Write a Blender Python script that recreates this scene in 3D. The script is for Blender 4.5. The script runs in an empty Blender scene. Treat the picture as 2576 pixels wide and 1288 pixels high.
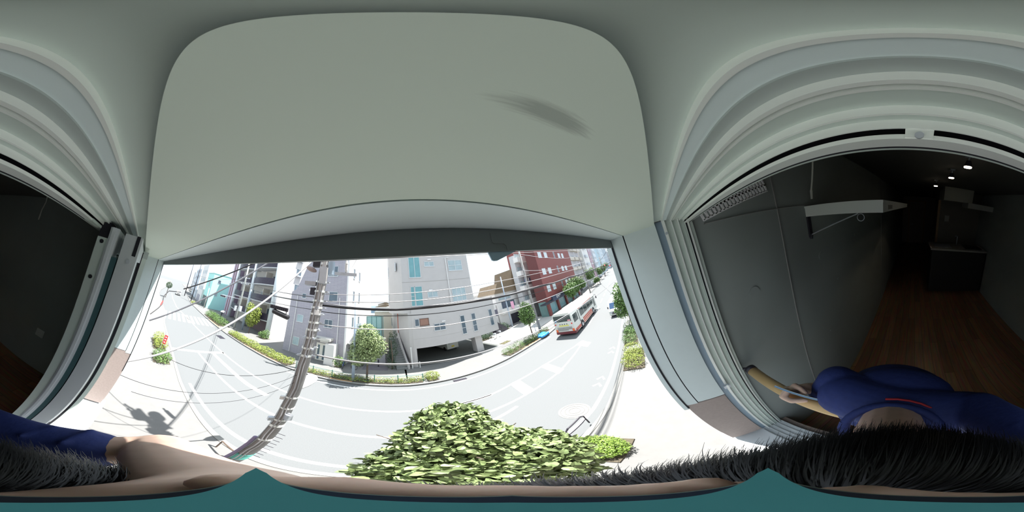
import bpy, math, random
import numpy as np
from mathutils import Vector, Matrix
random.seed(7)
SC = bpy.context.scene
COL = SC.collection
PI = math.pi

# ------------------------------------------------------------------ camera
# 360-degree equirectangular camera held in the window opening, 7.2 m above the street
EYE = Vector((0.0, 0.0, 7.2))
RM = np.array([[0.77159, -0.59182, -0.23323], [0.63388, 0.74603, 0.20403], [0.05325, -0.30527, 0.95078]])
cam = bpy.data.cameras.new('camera')
cam.type = 'PANO'
try: cam.cycles.panorama_type = 'EQUIRECTANGULAR'
except Exception: pass
try: cam.panorama_type = 'EQUIRECTANGULAR'
except Exception: pass
cam.clip_start = 0.003
cam.clip_end = 2000
camo = bpy.data.objects.new('camera', cam)
COL.objects.link(camo)
camo.matrix_world = Matrix(((RM[0][0], RM[2][0], -RM[1][0], EYE.x), (RM[0][1], RM[2][1], -RM[1][1], EYE.y), (RM[0][2], RM[2][2], -RM[1][2], EYE.z), (0, 0, 0, 1)))
SC.camera = camo
IX, IY, IZ = Vector(RM[0]), Vector(RM[1]), Vector(RM[2])

# ------------------------------------------------------------------ light
w = bpy.data.worlds.new('sky'); SC.world = w; w.use_nodes = True
bg = w.node_tree.nodes['Background']
bg.inputs[0].default_value = (0.78, 0.90, 1.0, 1)
bg.inputs[1].default_value = 1.45
sun = bpy.data.lights.new('sun', 'SUN'); sun.energy = 13.5; sun.angle = 0.009; sun.color = (1, .97, .92)
suno = bpy.data.objects.new('sun', sun); COL.objects.link(suno)
SUND = Vector((1.04, .45, 3.0)).normalized()
suno.rotation_euler = SUND.to_track_quat('Z', 'Y').to_euler()
suno.location = (30, 10, 60)
vs = SC.view_settings
vs.view_transform = 'Standard'; vs.look = 'None'; vs.exposure = 0.0; vs.gamma = 1.0; vs.use_curve_mapping = False
SC.cycles.max_bounces = 8
SC.cycles.diffuse_bounces = 5
SC.cycles.use_denoising = True
SC.cycles.sample_clamp_indirect = 8

# ------------------------------------------------------------------ helpers
def ray(x, y):
    lon = (x - 1288) / 2576 * 2 * PI; lat = (644 - y) / 1288 * PI
    v = RM.T @ np.array([math.sin(lon) * math.cos(lat), math.cos(lon) * math.cos(lat), math.sin(lat)])
    return Vector(v)
def atd(x, y, dist): return EYE + ray(x, y) * dist
def aty(x, y, Y):
    v = ray(x, y); return EYE + v * (Y / v.y)
def atz(x, y, z=0.0):
    v = ray(x, y); return EYE + v * ((z - EYE.z) / v.z)

MATS = {}
def mat(name, col, rough=.6, metal=0., noise=0., nscale=5., bump=0., emit=0., emcol=None, spec=None, island=0., alpha=1., trans=0., stretch=None):
    if name in MATS: return MATS[name]
    m = bpy.data.materials.new(name); m.use_nodes = True
    nt = m.node_tree; b = nt.nodes['Principled BSDF']
    b.inputs['Base Color'].default_value = (*col, 1); b.inputs['Roughness'].default_value = rough; b.inputs['Metallic'].default_value = metal
    if spec is not None: b.inputs['Specular IOR Level'].default_value = spec
    if trans: b.inputs['Transmission Weight'].default_value = trans
    if alpha < 1: b.inputs['Alpha'].default_value = alpha
    if emit: b.inputs['Emission Color'].default_value = (*(emcol or col), 1); b.inputs['Emission Strength'].default_value = emit
    tc = nt.nodes.new('ShaderNodeTexCoord')
    nz = nt.nodes.new('ShaderNodeTexNoise'); nz.inputs['Scale'].default_value = nscale; nz.inputs['Detail'].default_value = 6
    if stretch:
        mp = nt.nodes.new('ShaderNodeMapping'); mp.inputs['Scale'].default_value = stretch
        nt.links.new(tc.outputs['Object'], mp.inputs['Vector']); nt.links.new(mp.outputs['Vector'], nz.inputs['Vector'])
    else: nt.links.new(tc.outputs['Object'], nz.inputs['Vector'])
    src = None
    if noise or island:
        mix = nt.nodes.new('ShaderNodeMix'); mix.data_type = 'RGBA'
        a = noise or island
        mix.inputs['A'].default_value = (*[max(0, c * (1 - a)) for c in col], 1); mix.inputs['B'].default_value = (*[min(1, c * (1 + a)) for c in col], 1)
        if island:
            g = nt.nodes.new('ShaderNodeNewGeometry'); nt.links.new(g.outputs['Random Per Island'], mix.inputs['Factor'])
        else: nt.links.new(nz.outputs['Fac'], mix.inputs['Factor'])
        nt.links.new(mix.outputs['Result'], b.inputs['Base Color'])
    if bump:
        bp = nt.nodes.new('ShaderNodeBump'); bp.inputs['Strength'].default_value = bump; bp.inputs['Distance'].default_value = .01
        nt.links.new(nz.outputs['Fac'], bp.inputs['Height']); nt.links.new(bp.outputs['Normal'], b.inputs['Normal'])
    MATS[name] = m; return m

def brickmat(name, c1, c2, mortar, scale, bw=.5, bh=.25, ms=.02, rough=.6, vec='Object', swap=False):
    m = bpy.data.materials.new(name); m.use_nodes = True; nt = m.node_tree; b = nt.nodes['Principled BSDF']
    b.inputs['Roughness'].default_value = rough
    tc = nt.nodes.new('ShaderNodeTexCoord'); br = nt.nodes.new('ShaderNodeTexBrick')
    mp = nt.nodes.new('ShaderNodeMapping')
    if swap: mp.inputs['Rotation'].default_value = (PI / 2, 0, 0)
    nt.links.new(tc.outputs['Object'], mp.inputs['Vector']); nt.links.new(mp.outputs['Vector'], br.inputs['Vector'])
    br.inputs['Color1'].default_value = (*c1, 1); br.inputs['Color2'].default_value = (*c2, 1); br.inputs['Mortar'].default_value = (*mortar, 1)
    br.inputs['Scale'].default_value = scale; br.inputs['Brick Width'].default_value = bw; br.inputs['Row Height'].default_value = bh; br.inputs['Mortar Size'].default_value = ms
    nt.links.new(br.outputs['Color'], b.inputs['Base Color'])
    MATS[name] = m; return m

SPLIT = {'foot', 'drain_pipe', 'eye', 'iris', 'eyebrow', 'rear_letter', 'wheel', 'post', 'insulator', 'white_jumper', 'cable_termination', 'grille_slat', 'slat', 'step_bolt', 'white_mark', 'bolt_lug', 'stripe', 'balcony_bar', 'sign_letter', 'roof_unit', 'crease'}
class MB:
    def __init__(s): s.v = []; s.f = []
    def add(s, vs_, fs):
        o = len(s.v); s.v += [tuple(p) for p in vs_]; s.f += [tuple(i + o for i in f) for f in fs]; return s
    def box(s, x0, y0, z0, x1, y1, z1):
        if x0 > x1: x0, x1 = x1, x0
        if y0 > y1: y0, y1 = y1, y0
        if z0 > z1: z0, z1 = z1, z0
        v = [(x0, y0, z0), (x1, y0, z0), (x1, y1, z0), (x0, y1, z0), (x0, y0, z1), (x1, y0, z1), (x1, y1, z1), (x0, y1, z1)]
        return s.add(v, [(0, 3, 2, 1), (4, 5, 6, 7), (0, 1, 5, 4), (1, 2, 6, 5), (2, 3, 7, 6), (3, 0, 4, 7)])
    def obox(s, c, dims, mtx):
        c = Vector(c); v = []
        for sz in (-1, 1):
            for sx, sy in ((-1, -1), (1, -1), (1, 1), (-1, 1)):
                v.append(c + mtx @ Vector((sx * dims[0] / 2, sy * dims[1] / 2, sz * dims[2] / 2)))
        return s.add(v, [(0, 3, 2, 1), (4, 5, 6, 7), (0, 1, 5, 4), (1, 2, 6, 5), (2, 3, 7, 6), (3, 0, 4, 7)])
    def tube(s, pts, rads, n=8, caps=True):
        pts = [Vector(p) for p in pts]
        if not hasattr(rads, '__len__'): rads = [rads] * len(pts)
        rings = []; prev = None
        for i, p in enumerate(pts):
            t = (pts[min(i + 1, len(pts) - 1)] - pts[max(i - 1, 0)]).normalized()
            if prev is None:
                a = t.orthogonal().normalized()
            else:
                a = (prev - t * prev.dot(t))
                a = a.normalized() if a.length > 1e-6 else t.orthogonal().normalized()
            prev = a; b = t.cross(a)
            rings.append([p + (a * math.cos(2 * PI * k / n) + b * math.sin(2 * PI * k / n)) * rads[i] for k in range(n)])
        vs_ = [q for r in rings for q in r]; fs = []
        for i in range(len(pts) - 1):
            for k in range(n):
                fs.append((i * n + k, i * n + (k + 1) % n, (i + 1) * n + (k + 1) % n, (i + 1) * n + k))
        if caps:
            fs.append(tuple(range(n - 1, -1, -1))); fs.append(tuple((len(pts) - 1) * n + k for k in range(n)))
        return s.add(vs_, fs)
    def ell(s, c, r, mtx=None, nu=16, nv=10):
        c = Vector(c); vs_ = [Vector((0, 0, 1))]; fs = []
        for j in range(1, nv):
            for i in range(nu):
                th = PI * j / nv; ph = 2 * PI * i / nu
                vs_.append(Vector((math.sin(th) * math.cos(ph), math.sin(th) * math.sin(ph), math.cos(th))))
        vs_.append(Vector((0, 0, -1)))
        for i in range(nu): fs.append((0, 1 + i, 1 + (i + 1) % nu))
        for j in range(nv - 2):
            for i in range(nu):
                a = 1 + j * nu; fs.append((a + i, a + nu + i, a + nu + (i + 1) % nu, a + (i + 1) % nu))
        L = len(vs_) - 1; a = 1 + (nv - 2) * nu
        for i in range(nu): fs.append((a + i, L, a + (i + 1) % nu))
        R3 = mtx or Matrix.Identity(3)
        return s.add([c + R3 @ Vector((q.x * r[0], q.y * r[1], q.z * r[2])) for q in vs_], fs)
    def cap(s, a, b, ra, rb, n=14):
        "tapered capsule"
        a = Vector(a); b = Vector(b); s.ell(a, (ra,) * 3, None, n, 8); s.ell(b, (rb,) * 3, None, n, 8); return s.tube([a, b], [ra, rb], n)
    def prism(s, poly, z0, z1):
        n = len(poly); A = sum(poly[i][0] * poly[(i + 1) % n][1] - poly[(i + 1) % n][0] * poly[i][1] for i in range(n))
        if A < 0: poly = poly[::-1]
        v = [(p[0], p[1], z0) for p in poly] + [(p[0], p[1], z1) for p in poly]
        fs = [tuple(range(n - 1, -1, -1)), tuple(range(n, 2 * n))] + [(i, (i + 1) % n, n + (i + 1) % n, n + i) for i in range(n)]
        return s.add(v, fs)
    def ext(s, poly, a0, a1, axis='x'):
        "extrude a closed profile: axis x takes (y,z), axis y takes (x,z)"
        n = len(poly)
        mk = (lambda t, p: (t, p[0], p[1])) if axis == 'x' else (lambda t, p: (p[0], t, p[1]))
        v = [mk(a0, p) for p in poly] + [mk(a1, p) for p in poly]
        return s.add(v, [tuple(range(n - 1, -1, -1)), tuple(range(n, 2 * n))] + [(i, (i + 1) % n, n + (i + 1) % n, n + i) for i in range(n)])
    def strip(s, A, B, z0, z1):
        "ribbon with thickness between two polylines of equal length"
        for i in range(len(A) - 1):
            s.prism([A[i], A[i + 1], B[i + 1], B[i]], z0, z1)
        return s
    def islands(s):
        par = list(range(len(s.v)))
        def find(a):
            while par[a] != a: par[a] = par[par[a]]; a = par[a]
            return a
        for f in s.f:
            r0 = find(f[0])
            for i in f[1:]: par[find(i)] = r0
        g = {}
        for f in s.f: g.setdefault(find(f[0]), []).append(f)
        out = []
        for fs in g.values():
            ids = sorted({i for f in fs for i in f}); mp_ = {i: k for k, i in enumerate(ids)}
            q = MB(); q.v = [s.v[i] for i in ids]; q.f = [tuple(mp_[i] for i in f) for f in fs]; out.append(q)
        return out
    def build(s, name, m, parent=None, smooth=False, world=False):
        if name in SPLIT and parent is not None:
            q = s.islands(); s2 = [p.build0(name, m, parent, smooth, world) for p in q]; return s2[0]
        return s.build0(name, m, parent, smooth, world)
    def build0(s, name, m, parent=None, smooth=False, world=False):
        me = bpy.data.meshes.new(name)
        vv = s.v
        if world and parent is not None:
            inv = parent.matrix_basis.inverted(); vv = [tuple(inv @ Vector(p)) for p in vv]
        me.from_pydata(vv, [], s.f); me.update()
        if smooth:
            me.polygons.foreach_set('use_smooth', [True] * len(me.polygons))
        me.materials.append(m)
        o = bpy.data.objects.new(name, me); COL.objects.link(o)
        if parent is not None: o.parent = parent
        return o

def tag(o, label=None, cat=None, group=None, kind=None):
    if label: o['label'] = label
    if cat: o['category'] = cat
    if group: o['group'] = group
    if kind: o['kind'] = kind
    return o
def thing(name, label, cat, loc=(0, 0, 0), rz=0, group=None):
    o = bpy.data.objects.new(name, None); COL.objects.link(o); o.empty_display_size = .2
    o.location = loc; o.rotation_euler = (0, 0, rz)
    o.matrix_basis = Matrix.Translation(loc) @ Matrix.Rotation(rz, 4, 'Z')
    return tag(o, label, cat, group)
def struct(name, mb, m, smooth=False): return tag(mb.build(name, m, None, smooth), kind='structure')
def single(name, mb, m, label, cat, loc=None, group=None, smooth=False):
    "one-mesh thing: geometry given in world space, origin moved to loc"
    if loc is not None:
        mb.v = [(p[0] - loc[0], p[1] - loc[1], p[2] - loc[2]) for p in mb.v]
    o = mb.build(name, m, None, smooth)
    if loc is not None: o.location = loc
    return tag(o, label, cat, group)
def offs(poly, dd):
    "offset an open polyline sideways (left positive)"
    out = []
    for i, p in enumerate(poly):
        a = poly[max(0, i - 1)]; b = poly[min(len(poly) - 1, i + 1)]
        tx, ty = b[0] - a[0], b[1] - a[1]; L = math.hypot(tx, ty)
        out.append((p[0] - ty / L * dd, p[1] + tx / L * dd))
    return out
def interp(poly, x):
    for a, b in zip(poly, poly[1:]):
        if a[0] <= x <= b[0]: return a[1] + (b[1] - a[1]) * (x - a[0]) / (b[0] - a[0])
    return poly[-1][1]

# ------------------------------------------------------------------ materials
asph = mat('asphalt', (.155, .163, .168), .85, noise=.14, nscale=30, bump=.4)
walk = mat('sidewalk_concrete', (.19, .19, .187), .8, noise=.1, nscale=4, bump=.2)
curbm = mat('curb_stone', (.30, .295, .28), .8, noise=.1, nscale=10)
paint = mat('road_paint', (.8, .8, .78), .6, noise=.04, nscale=20)
soil = mat('soil', (.10, .085, .06), .95, noise=.3, nscale=12, bump=.6)
concrete = mat('warm_concrete', (.50, .485, .485), .75, noise=.06, nscale=1.5, bump=.15)
white_wall = mat('white_render', (.72, .71, .70), .7, noise=.03, nscale=2, bump=.1)
grey_wall = mat('grey_render', (.50, .51, .53), .7, noise=.06, nscale=2, bump=.1)
beige_wall = mat('beige_render', (.55, .50, .44), .7, noise=.06, nscale=2)
lilac_wall = mat('lilac_tile', (.46, .37, .50), .6, noise=.08, nscale=3)
mint_wall = mat('mint_render', (.42, .78, .74), .7, noise=.04, nscale=2)
dark_metal = mat('dark_metal', (.035, .032, .045), .5, .2, noise=.2, nscale=8)
balc_dark = mat('dark_balcony_panel', (.035, .028, .05), .45, noise=.25, nscale=4)
window_frame_m = mat('aluminium_frame', (.62, .64, .66), .35, .4, noise=.05, nscale=9)
glass_dark = mat('window_glass', (.10, .14, .18), .12, noise=.3, nscale=1.2, spec=.6)
glass_teal = mat('teal_blind_glass', (.16, .36, .40), .25, noise=.15, nscale=1.5)
glass_pale = mat('curtained_glass', (.36, .46, .50), .25, noise=.25, nscale=1.5)
steel = mat('galvanised_steel', (.50, .53, .58), .45, .5, noise=.1, nscale=12)
poleconc = mat('pole_concrete', (.29, .28, .275), .85, noise=.15, nscale=6, bump=.3)
cable_black = mat('black_cable', (.02, .02, .025), .5, noise=.1, nscale=20)
cable_grey = mat('grey_cable', (.42, .42, .44), .5, noise=.1, nscale=20)
green_paint = mat('green_fence_paint', (.05, .20, .15), .4, .1, noise=.1, nscale=9)
orange_curb = mat('orange_curb_paint', (.62, .35, .16), .7, noise=.15, nscale=8)
rubber = mat('rubber', (.02, .02, .022), .8, noise=.1, nscale=9)
bark = mat('bark', (.12, .09, .07), .9, noise=.3, nscale=14, bump=.6)
red_paint = mat('red_paint', (.60, .04, .04), .4, noise=.08, nscale=6)
blue_paint = mat('blue_paint', (.03, .09, .50), .4, noise=.08, nscale=6)
def leafmat(name, c, var=.45):
    m = mat(name, c, .45, island=var)
    return m
leaf_yg = leafmat('yellow_green_leaf', (.25, .31, .055))
leaf_g = leafmat('green_leaf', (.11, .20, .05))
leaf_dk = leafmat('dark_green_leaf', (.03, .075, .025))
leaf_big = leafmat('broad_leaf', (.215, .285, .12), .55)
tile_m = brickmat('lilac_grey_tile', (.37, .355, .41), (.41, .39, .44), (.29, .275, .32), 1.0, .9, .16, .018, .55, swap=True)
redbrick = brickmat('red_brick_tile', (.22, .055, .052), (.25, .066, .060), (.17, .055, .052), 1.0, .24, .09, .008, .6, swap=True)
rooftile = mat('brown_roof_tile', (.20, .15, .10), .8, noise=.25, nscale=1.5, bump=.4, stretch=(6, 1, 1))

# ------------------------------------------------------------------ street surface
FAR = [(-160, 42), (-110, 32), (-60, 19.5), (-47, 16.6), (-30, 15.0), (-22, 14.4), (-15, 14.05), (-9.5, 13.6), (-4, 13.5), (0, 13.45), (2, 13.6), (5.7, 14.0), (8.2, 14.35), (12, 15.0), (15.5, 15.4), (31, 19.1), (47, 22.9), (65, 27), (136, 45), (300, 88)]
NEAR = [(-160, 31), (-110, 21.5), (-60, 8.8), (-50, 7.1), (-30, 6.3), (-22, 5.2), (-13.4, 4.75), (-9, 4.4), (-2, 4.15), (3, 4.1), (5.3, 4.12), (7.7, 4.3), (12.8, 4.95), (20, 6.15), (31, 8.6), (47, 12.5), (136, 34), (300, 77)]
struct('street_ground', MB().box(-260, -60, -.3, 320, 200, 0), asph)
B = MB(); B.strip(FAR, offs(FAR, 60), 0.0, .12); struct('far_sidewalk', B, walk)
B = MB(); B.strip(NEAR, [(p[0], min(.16, p[1] - 3)) if -60 < p[0] < 20 else (p[0], p[1] - 10) for p in NEAR], 0, .12); struct('near_sidewalk', B, walk)
B = MB(); B.strip(FAR, offs(FAR, .18), 0, .15); struct('far_curb', B, curbm)
B = MB(); B.strip(NEAR, offs(NEAR, -.18), 0, .15); struct('near_curb', B, curbm)
# ramps in the orange-painted curb
B = MB()
for a, b in (((-30, 0), (-22.6, 0)), ((-17, 0), (-11, 0)), ((-5.6, 0), (-3.9, 0)), ((10.8, 0), (15.0, 0))):
    p = [(x, interp(FAR, x)) for x in np.linspace(a[0], b[0], 5)]
    B.strip(offs(p, .20), offs(p, .36), .1, .165)
struct('orange_curb_strip', B, orange_curb)
# painted markings
def line(B, pts, wd, z=.004):
    B.strip(offs(pts, wd / 2), offs(pts, -wd / 2), z - .003, z)
B = MB()
line(B, [(-14.4, 7.35), (-11.2, 7.3), (-8, 7.15), (-5.3, 7.03), (-2.8, 7.0), (-.5, 6.93), (2.2, 7.2), (4.0, 7.7)], .16)
line(B, [(-60, 13.1), (-48, 11.2), (-36.7, 10.0), (-27, 10.25), (-19.8, 10.25), (-14, 10.05), (-10, 9.85), (-6.8, 9.72), (-3.1, 9.6), (-.6, 9.6), (2, 9.7), (4, 9.8)], .15)
line(B, [(-14.4, 8.9), (-11.4, 8.75), (-8.4, 8.45), (-6.7, 8.42)], .34)
line(B, [(-14.6, 4.9), (-14.55, 10.2)], .42)
line(B, [(x, interp(FAR, x) - .65) for x in (-9, -6, -3, 0, 2, 5, 8, 12, 15)], .16)
line(B, [(x, interp(NEAR, x) + .5) for x in (-9, -4, 0, 3, 5, 8, 12, 18, 25, 40, 70)], .16)
for k in range(11): line(B, [(-30.4, 6.6 + k * .82), (-25.2, 5.6 + k * .82)], .42)
for x in (18.2, 24, 29.6, 35.4, 41, 47, 53, 59, 66, 74, 82, 90):
    y = (interp(FAR, x) + interp(NEAR, x)) / 2 + .1; line(B, [(x, y - .1), (x + 3.2, y + .62)], .18)
# lens-shaped median outline with hatch bars
top = [(3.6, 9.65), (5.8, 10.3), (8.7, 10.42), (11.6, 9.98), (13.6, 9.42)]
bot = [(3.6, 9.55), (4.2, 8.55), (5.3, 8.45), (8.2, 8.46), (10.8, 8.9), (13.6, 9.40)]
line(B, [(2, 9.75), (4.0, 9.85), (5.8, 10.2), (8.7, 10.36), (11.6, 9.96), (13.7, 9.42)], .14)
line(B, [(2.0, 8.0), (3.6, 8.2), (5.3, 8.35), (8.2, 8.46), (10.8, 8.85), (13.7, 9.38)], .14)
for x0, x1 in ((5.0, 5.75), (7.9, 8.6), (12.3, 13.2)): B.prism([(x0, 8.3), (x1, 8.35), (x1 + .5, 10.2 if x1 < 11 else 9.65), (x0 + .5, 10.2 if x1 < 11 else 9.8)], 0, .005)
# bicycle chevrons by the near kerb
for x in (6.9, 7.6, 10.9, 11.6):
    y = interp(NEAR, x) + 1.0
    line(B, [(x, y - .22), (x + .3, y), (x, y + .22)], .13, .005)
struct('road_markings', B, paint)
M_iron = mat('manhole_iron', (.195, .195, .19), .7, .0, noise=.25, nscale=20, bump=.5)
def disc(name, x, y, z, r, label):
    B = MB()
    B.tube([(0, 0, 0), (0, 0, .012)], r, 32)
    for q in (r * .85, r * .6, r * .35):
        B.tube([(q * math.cos(2 * PI * k / 32), q * math.sin(2 * PI * k / 32), .012) for k in range(33)], .012, 6, caps=False)
    o = B.build(name, M_iron); o.location = (x, y, z); tag(o, label, 'manhole cover')
disc('manhole_cover', 4.7, 5.25, 0.0, .62, 'large round ribbed manhole cover in the near traffic lane')
disc('manhole_cover', 2.0, 15.0, .12, .36, 'small pale manhole cover on the far sidewalk before the garage')
single('drain_grate', MB().box(3.0, 13.2, 0, 4.0, 13.55, .01), dark_metal, 'dark rectangular drain grate in the far gutter', 'drain grate', (3.5, 13.4, 0))
single('drain_grate', MB().box(-20.6, 12.2, 0, -19.2, 13.0, .01), dark_metal, 'dark drain grate in the road left of the crossing line', 'drain grate', (-20, 12.6, 0))

# ------------------------------------------------------------------ foliage helpers
def leaves(B, c, r, n, size, flat=.35, shell=.55, wide=.5, big=False, rnd=1.0):
    c = Vector(c)
    for _ in range(n):
        v = Vector((random.gauss(0, 1), random.gauss(0, 1), random.gauss(0, 1))).normalized()
        q = shell + (1 - shell) * random.random() ** .5
        p = c + Vector((v.x * r[0], v.y * r[1], v.z * r[2])) * q
        nrm = (v * .6 + Vector((random.uniform(-rnd, rnd), random.uniform(-rnd, rnd), random.uniform(-.3, 1.2)))).normalized()
        t = nrm.orthogonal().normalized(); t = Matrix.Rotation(random.uniform(0, 6.28), 3, nrm) @ t
        b = nrm.cross(t); s = size * random.uniform(.6, 1.25); wv = s * wide
        dn = nrm * (-s * flat * .5)
        if big:
            E = [(0, 0, 0), (.22, .38, .15), (.5, .5, .28), (.8, .34, .6), (1, 0, 1), (.8, -.34, .6), (.5, -.5, .28), (.22, -.38, .15)]
            up = nrm * (s * .10)
            B.add([p + t * s * e[0] + b * wv * e[1] + dn * e[2] + (up if e[1] else Vector()) for e in E] + [p + t * s * .5 + dn * .2], [(k, (k + 1) % 8, 8) for k in range(8)])
        else:
            B.add([p, p + t * s * .45 + b * wv * .5 + dn * .2, p + t * s + dn, p + t * s * .45 - b * wv * .5 + dn * .2, p + t * s * .5 - dn * .25],
                  [(0, 1, 4), (1, 2, 4), (2, 3, 4), (3, 0, 4)])
def branches(B, base, h, rad, n, spread, r0):
    base = Vector(base)
    B.tube([base, base + Vector((.03, .02, h * .5)), base + Vector((0, .05, h))], [r0, r0 * .75, r0 * .45], 8)
    for k in range(n):
        a = random.uniform(0, 6.28); z = h * random.uniform(.45, .95)
        B.tube([base + Vector((0, 0, z)), base + Vector((math.cos(a) * spread * .5, math.sin(a) * spread * .5, z + rad * .3)), base + Vector((math.cos(a) * spread, math.sin(a) * spread, z + rad * .7))], [r0 * .4, r0 * .25, r0 * .1], 5)
def tree(x, y, h, cr, ch, label, m=None, n=1500, size=.16, group=None, blobs=5, name='street_tree', z0=.12, trunk=.09):
    root = thing(name, label, 'tree', (x, y, z0), 0, group)
    B = MB(); branches(B, (0, 0, 0), h - ch * .5, ch * .5, 7, cr * .6, trunk); B.build('trunk', bark, root)
    B = MB(); cz = h - ch * .5
    leaves(B, (0, 0, cz), (cr * .8, cr * .8, ch * .5), n // 3, size)
    for k in range(blobs):
        a = 6.28 * k / blobs + random.uniform(-.4, .4); zz = cz + random.uniform(-.3, .3) * ch
        leaves(B, (math.cos(a) * cr * .5, math.sin(a) * cr * .5, zz), (cr * .5, cr * .5, ch * .28), int(n * .67 / blobs), size)
    B.build('foliage', m or leaf_g, root)
    return root
def hedge(name, pts, wd, h, label, m, n=120, size=.09, cat='hedge', z0=.12):
    root = thing(name, label, cat, (pts[0][0], pts[0][1], z0))
    B = MB(); B.strip(offs(pts, wd / 2), offs(pts, -wd / 2), 0, .05)
    B.v = [(p[0] - pts[0][0], p[1] - pts[0][1], p[2]) for p in B.v]; B.build('soil_bed', soil, root)
    B = MB()
    for a, b in zip(pts, pts[1:]):
        L = math.hypot(b[0] - a[0], b[1] - a[1]); k = max(1, int(L / .7))
        for i in range(k):
            t = (i + .5) / k; hh = h * random.uniform(.8, 1.15)
            leaves(B, (a[0] + (b[0] - a[0]) * t - pts[0][0], a[1] + (b[1] - a[1]) * t - pts[0][1], hh * .5), (.62, wd * .58, hh * .55), int(n * 1.8), size)
    B.build('foliage', m, root); return root

# ------------------------------------------------------------------ buildings
class Bld:
    "building in a local frame: u along the street front, v into the plot, z up"
    def __init__(s, name, label, P, deg, cat='building', group=None):
        s.root = thing(name, label, cat, (P[0], P[1], 0), math.radians(deg), group)
        s.P = P; s.a = math.radians(deg)
    def box(s, name, m, u0, v0, z0, u1, v1, z1): return MB().box(u0, v0, z0, u1, v1, z1).build(name, m, s.root)
    def face(s, x, y, v=0.0):
        "where a sight line meets the front plane"
        u = Vector((math.cos(s.a), math.sin(s.a))); n = Vector((-u.y, u.x)); P = Vector(s.P) + n * v
        r = ray(x, y); t = (P.x * n.x + P.y * n.y) / (r.x * n.x + r.y * n.y); q = Vector((r.x * t, r.y * t))
        return (q - P).dot(u), EYE.z + r.z * t
    def win(s, u0, z0, u1, z1, g=glass_dark, v=0.0, mull=1, fm=window_frame_m, cross=0, side=None):
        "framed window on the front (or on a side wall when side = u of that wall; then u0,u1 are v)"
        t = .05; fr = MB(); pn = MB()
        if z0 > z1: z0, z1 = z1, z0
        if side is None:
            bx = lambda B, a, b, c, d, p, q: B.box(a, v - p, b, c, v + q, d)
        else:
            sgn = 1 if side[1] > 0 else -1
            bx = lambda B, a, b, c, d, p, q: B.box(side[0] + sgn * p, a, b, side[0] - sgn * q, c, d)
        bx(fr, u0, z0, u0 + t, z1, .05, .05); bx(fr, u1 - t, z0, u1, z1, .05, .05)
        bx(fr, u0, z1 - t, u1, z1, .05, .05); bx(fr, u0 - .03, z0 - .03, u1 + .03, z0 + t, .07, .05)
        for k in range(mull):
            uu = u0 + (u1 - u0) * (k + 1) / (mull + 1); bx(fr, uu - t / 2, z0, uu + t / 2, z1, .04, .04)
        for k in range(cross):
            zz = z0 + (z1 - z0) * (k + 1) / (cross + 1); bx(fr, u0, zz - t / 2, u1, zz + t / 2, .04, .04)
        o = fr.build('window', fm, s.root)
        bx(pn, u0 + t / 2, z0 + t / 2, u1 - t / 2, z1 - t / 2, .012, .0)
        pn.build('pane', g, o)
        return o

# --- concrete apartment house over an open garage, straight across the road
C = Bld('garage_apartment', 'grey concrete apartment house on a pillar over an open garage, teal blinds in its windows', (.82, 17.9), 7)
B = MB(); B.box(0, 0, 2.36, 10.4, 8.5, 6.45); B.box(0, 0, 6.45, 10.4, .18, 6.98); B.box(10.22, 0, 6.45, 10.4, 8.5, 6.98); B.box(7.9, 8.3, 6.45, 10.4, 8.5, 6.98)
B.box(0, 0, .1, .26, 8.5, 2.36); B.box(0, 8.3, .1, 5.2, 8.5, 2.36); B.build('lower_block', concrete, C.root)
C.box('joint', mat('concrete_joint', (.33, .32, .31), .8), 0, -.004, 3.45, 10.4, 0, 3.47)
C.box('pillar', concrete, 7.05, .5, .1, 7.95, 1.5, 2.36)
B = MB(); B.box(-.75, .12, .1, 7.75, 8.5, 15.5); B2 = MB()
B = MB(); B.prism([(-.75, .12), (7.75, .12), (7.75, 8.5), (-.75, 8.5), (-2.0, 6.5), (-2.0, 3.0)], 6.4, 15.5); B.prism([(-.35, .15), (0, .02), (0, 8.5), (-1.5, 8.5), (-1.0, 4.2)], .1, 6.4); B.build('upper_block', concrete, C.root)
for z in (9.75, 12.6): C.box('balcony_slab', concrete, 7.7, 3.0, z, 9.0, 7.5, z + .5)
C.box('joint', mat('concrete_joint', (.33, .32, .31), .8), -.75, .105, 9.85, 7.75, .12, 9.88)
fv = .12
def cw(x0, y0, x1, y1, g=glass_pale, v=fv, **k):
    a = C.face(880 + x0 * .27944, 620 + y0 * .27944, v); b = C.face(880 + x1 * .27944, 620 + y1 * .27944, v)
    return C.win(a[0], b[1], b[0], a[1], g, v, **k)
C.win(.10, 10.35, 1.45, 13.6, glass_teal, fv, mull=1); C.win(.14, 7.15, .58, 9.35, glass_teal, fv, mull=0, cross=1); C.win(.62, 7.15, 1.45, 9.35, glass_teal, fv, mull=0)
C.win(1.95, 11.6, 3.15, 12.2, glass_pale, fv); C.win(2.0, 8.0, 3.2, 8.65, glass_pale, fv)
C.win(4.95, 10.95, 6.85, 12.3, glass_pale, fv, cross=1); C.win(4.95, 7.2, 6.75, 8.85, glass_pale, fv, mull=2, cross=1)
C.win(.3, 4.9, .78, 5.72, glass_dark, 0, mull=0); C.win(.82, 4.9, 1.8, 5.72, mat('shoji_window', (.30, .17, .13), .5, noise=.2), 0, mull=0, fm=mat('brown_frame', (.16, .10, .08), .5))
C.win(2.28, 4.13, 3.58, 4.96, glass_dark, 0)
for u in (5.4, 6.85): C.win(u, 3.1, u + .56, 5.4, glass_dark, 0, mull=0, cross=2)
C.win(9.35, 3.2, 9.9, 5.4, glass_dark, 0, mull=0, cross=1)
for z in (11.1, 7.5): C.win(3.2, z, 4.1, z + 1.3, glass_dark, side=(-2.0, -1), mull=0)
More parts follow.
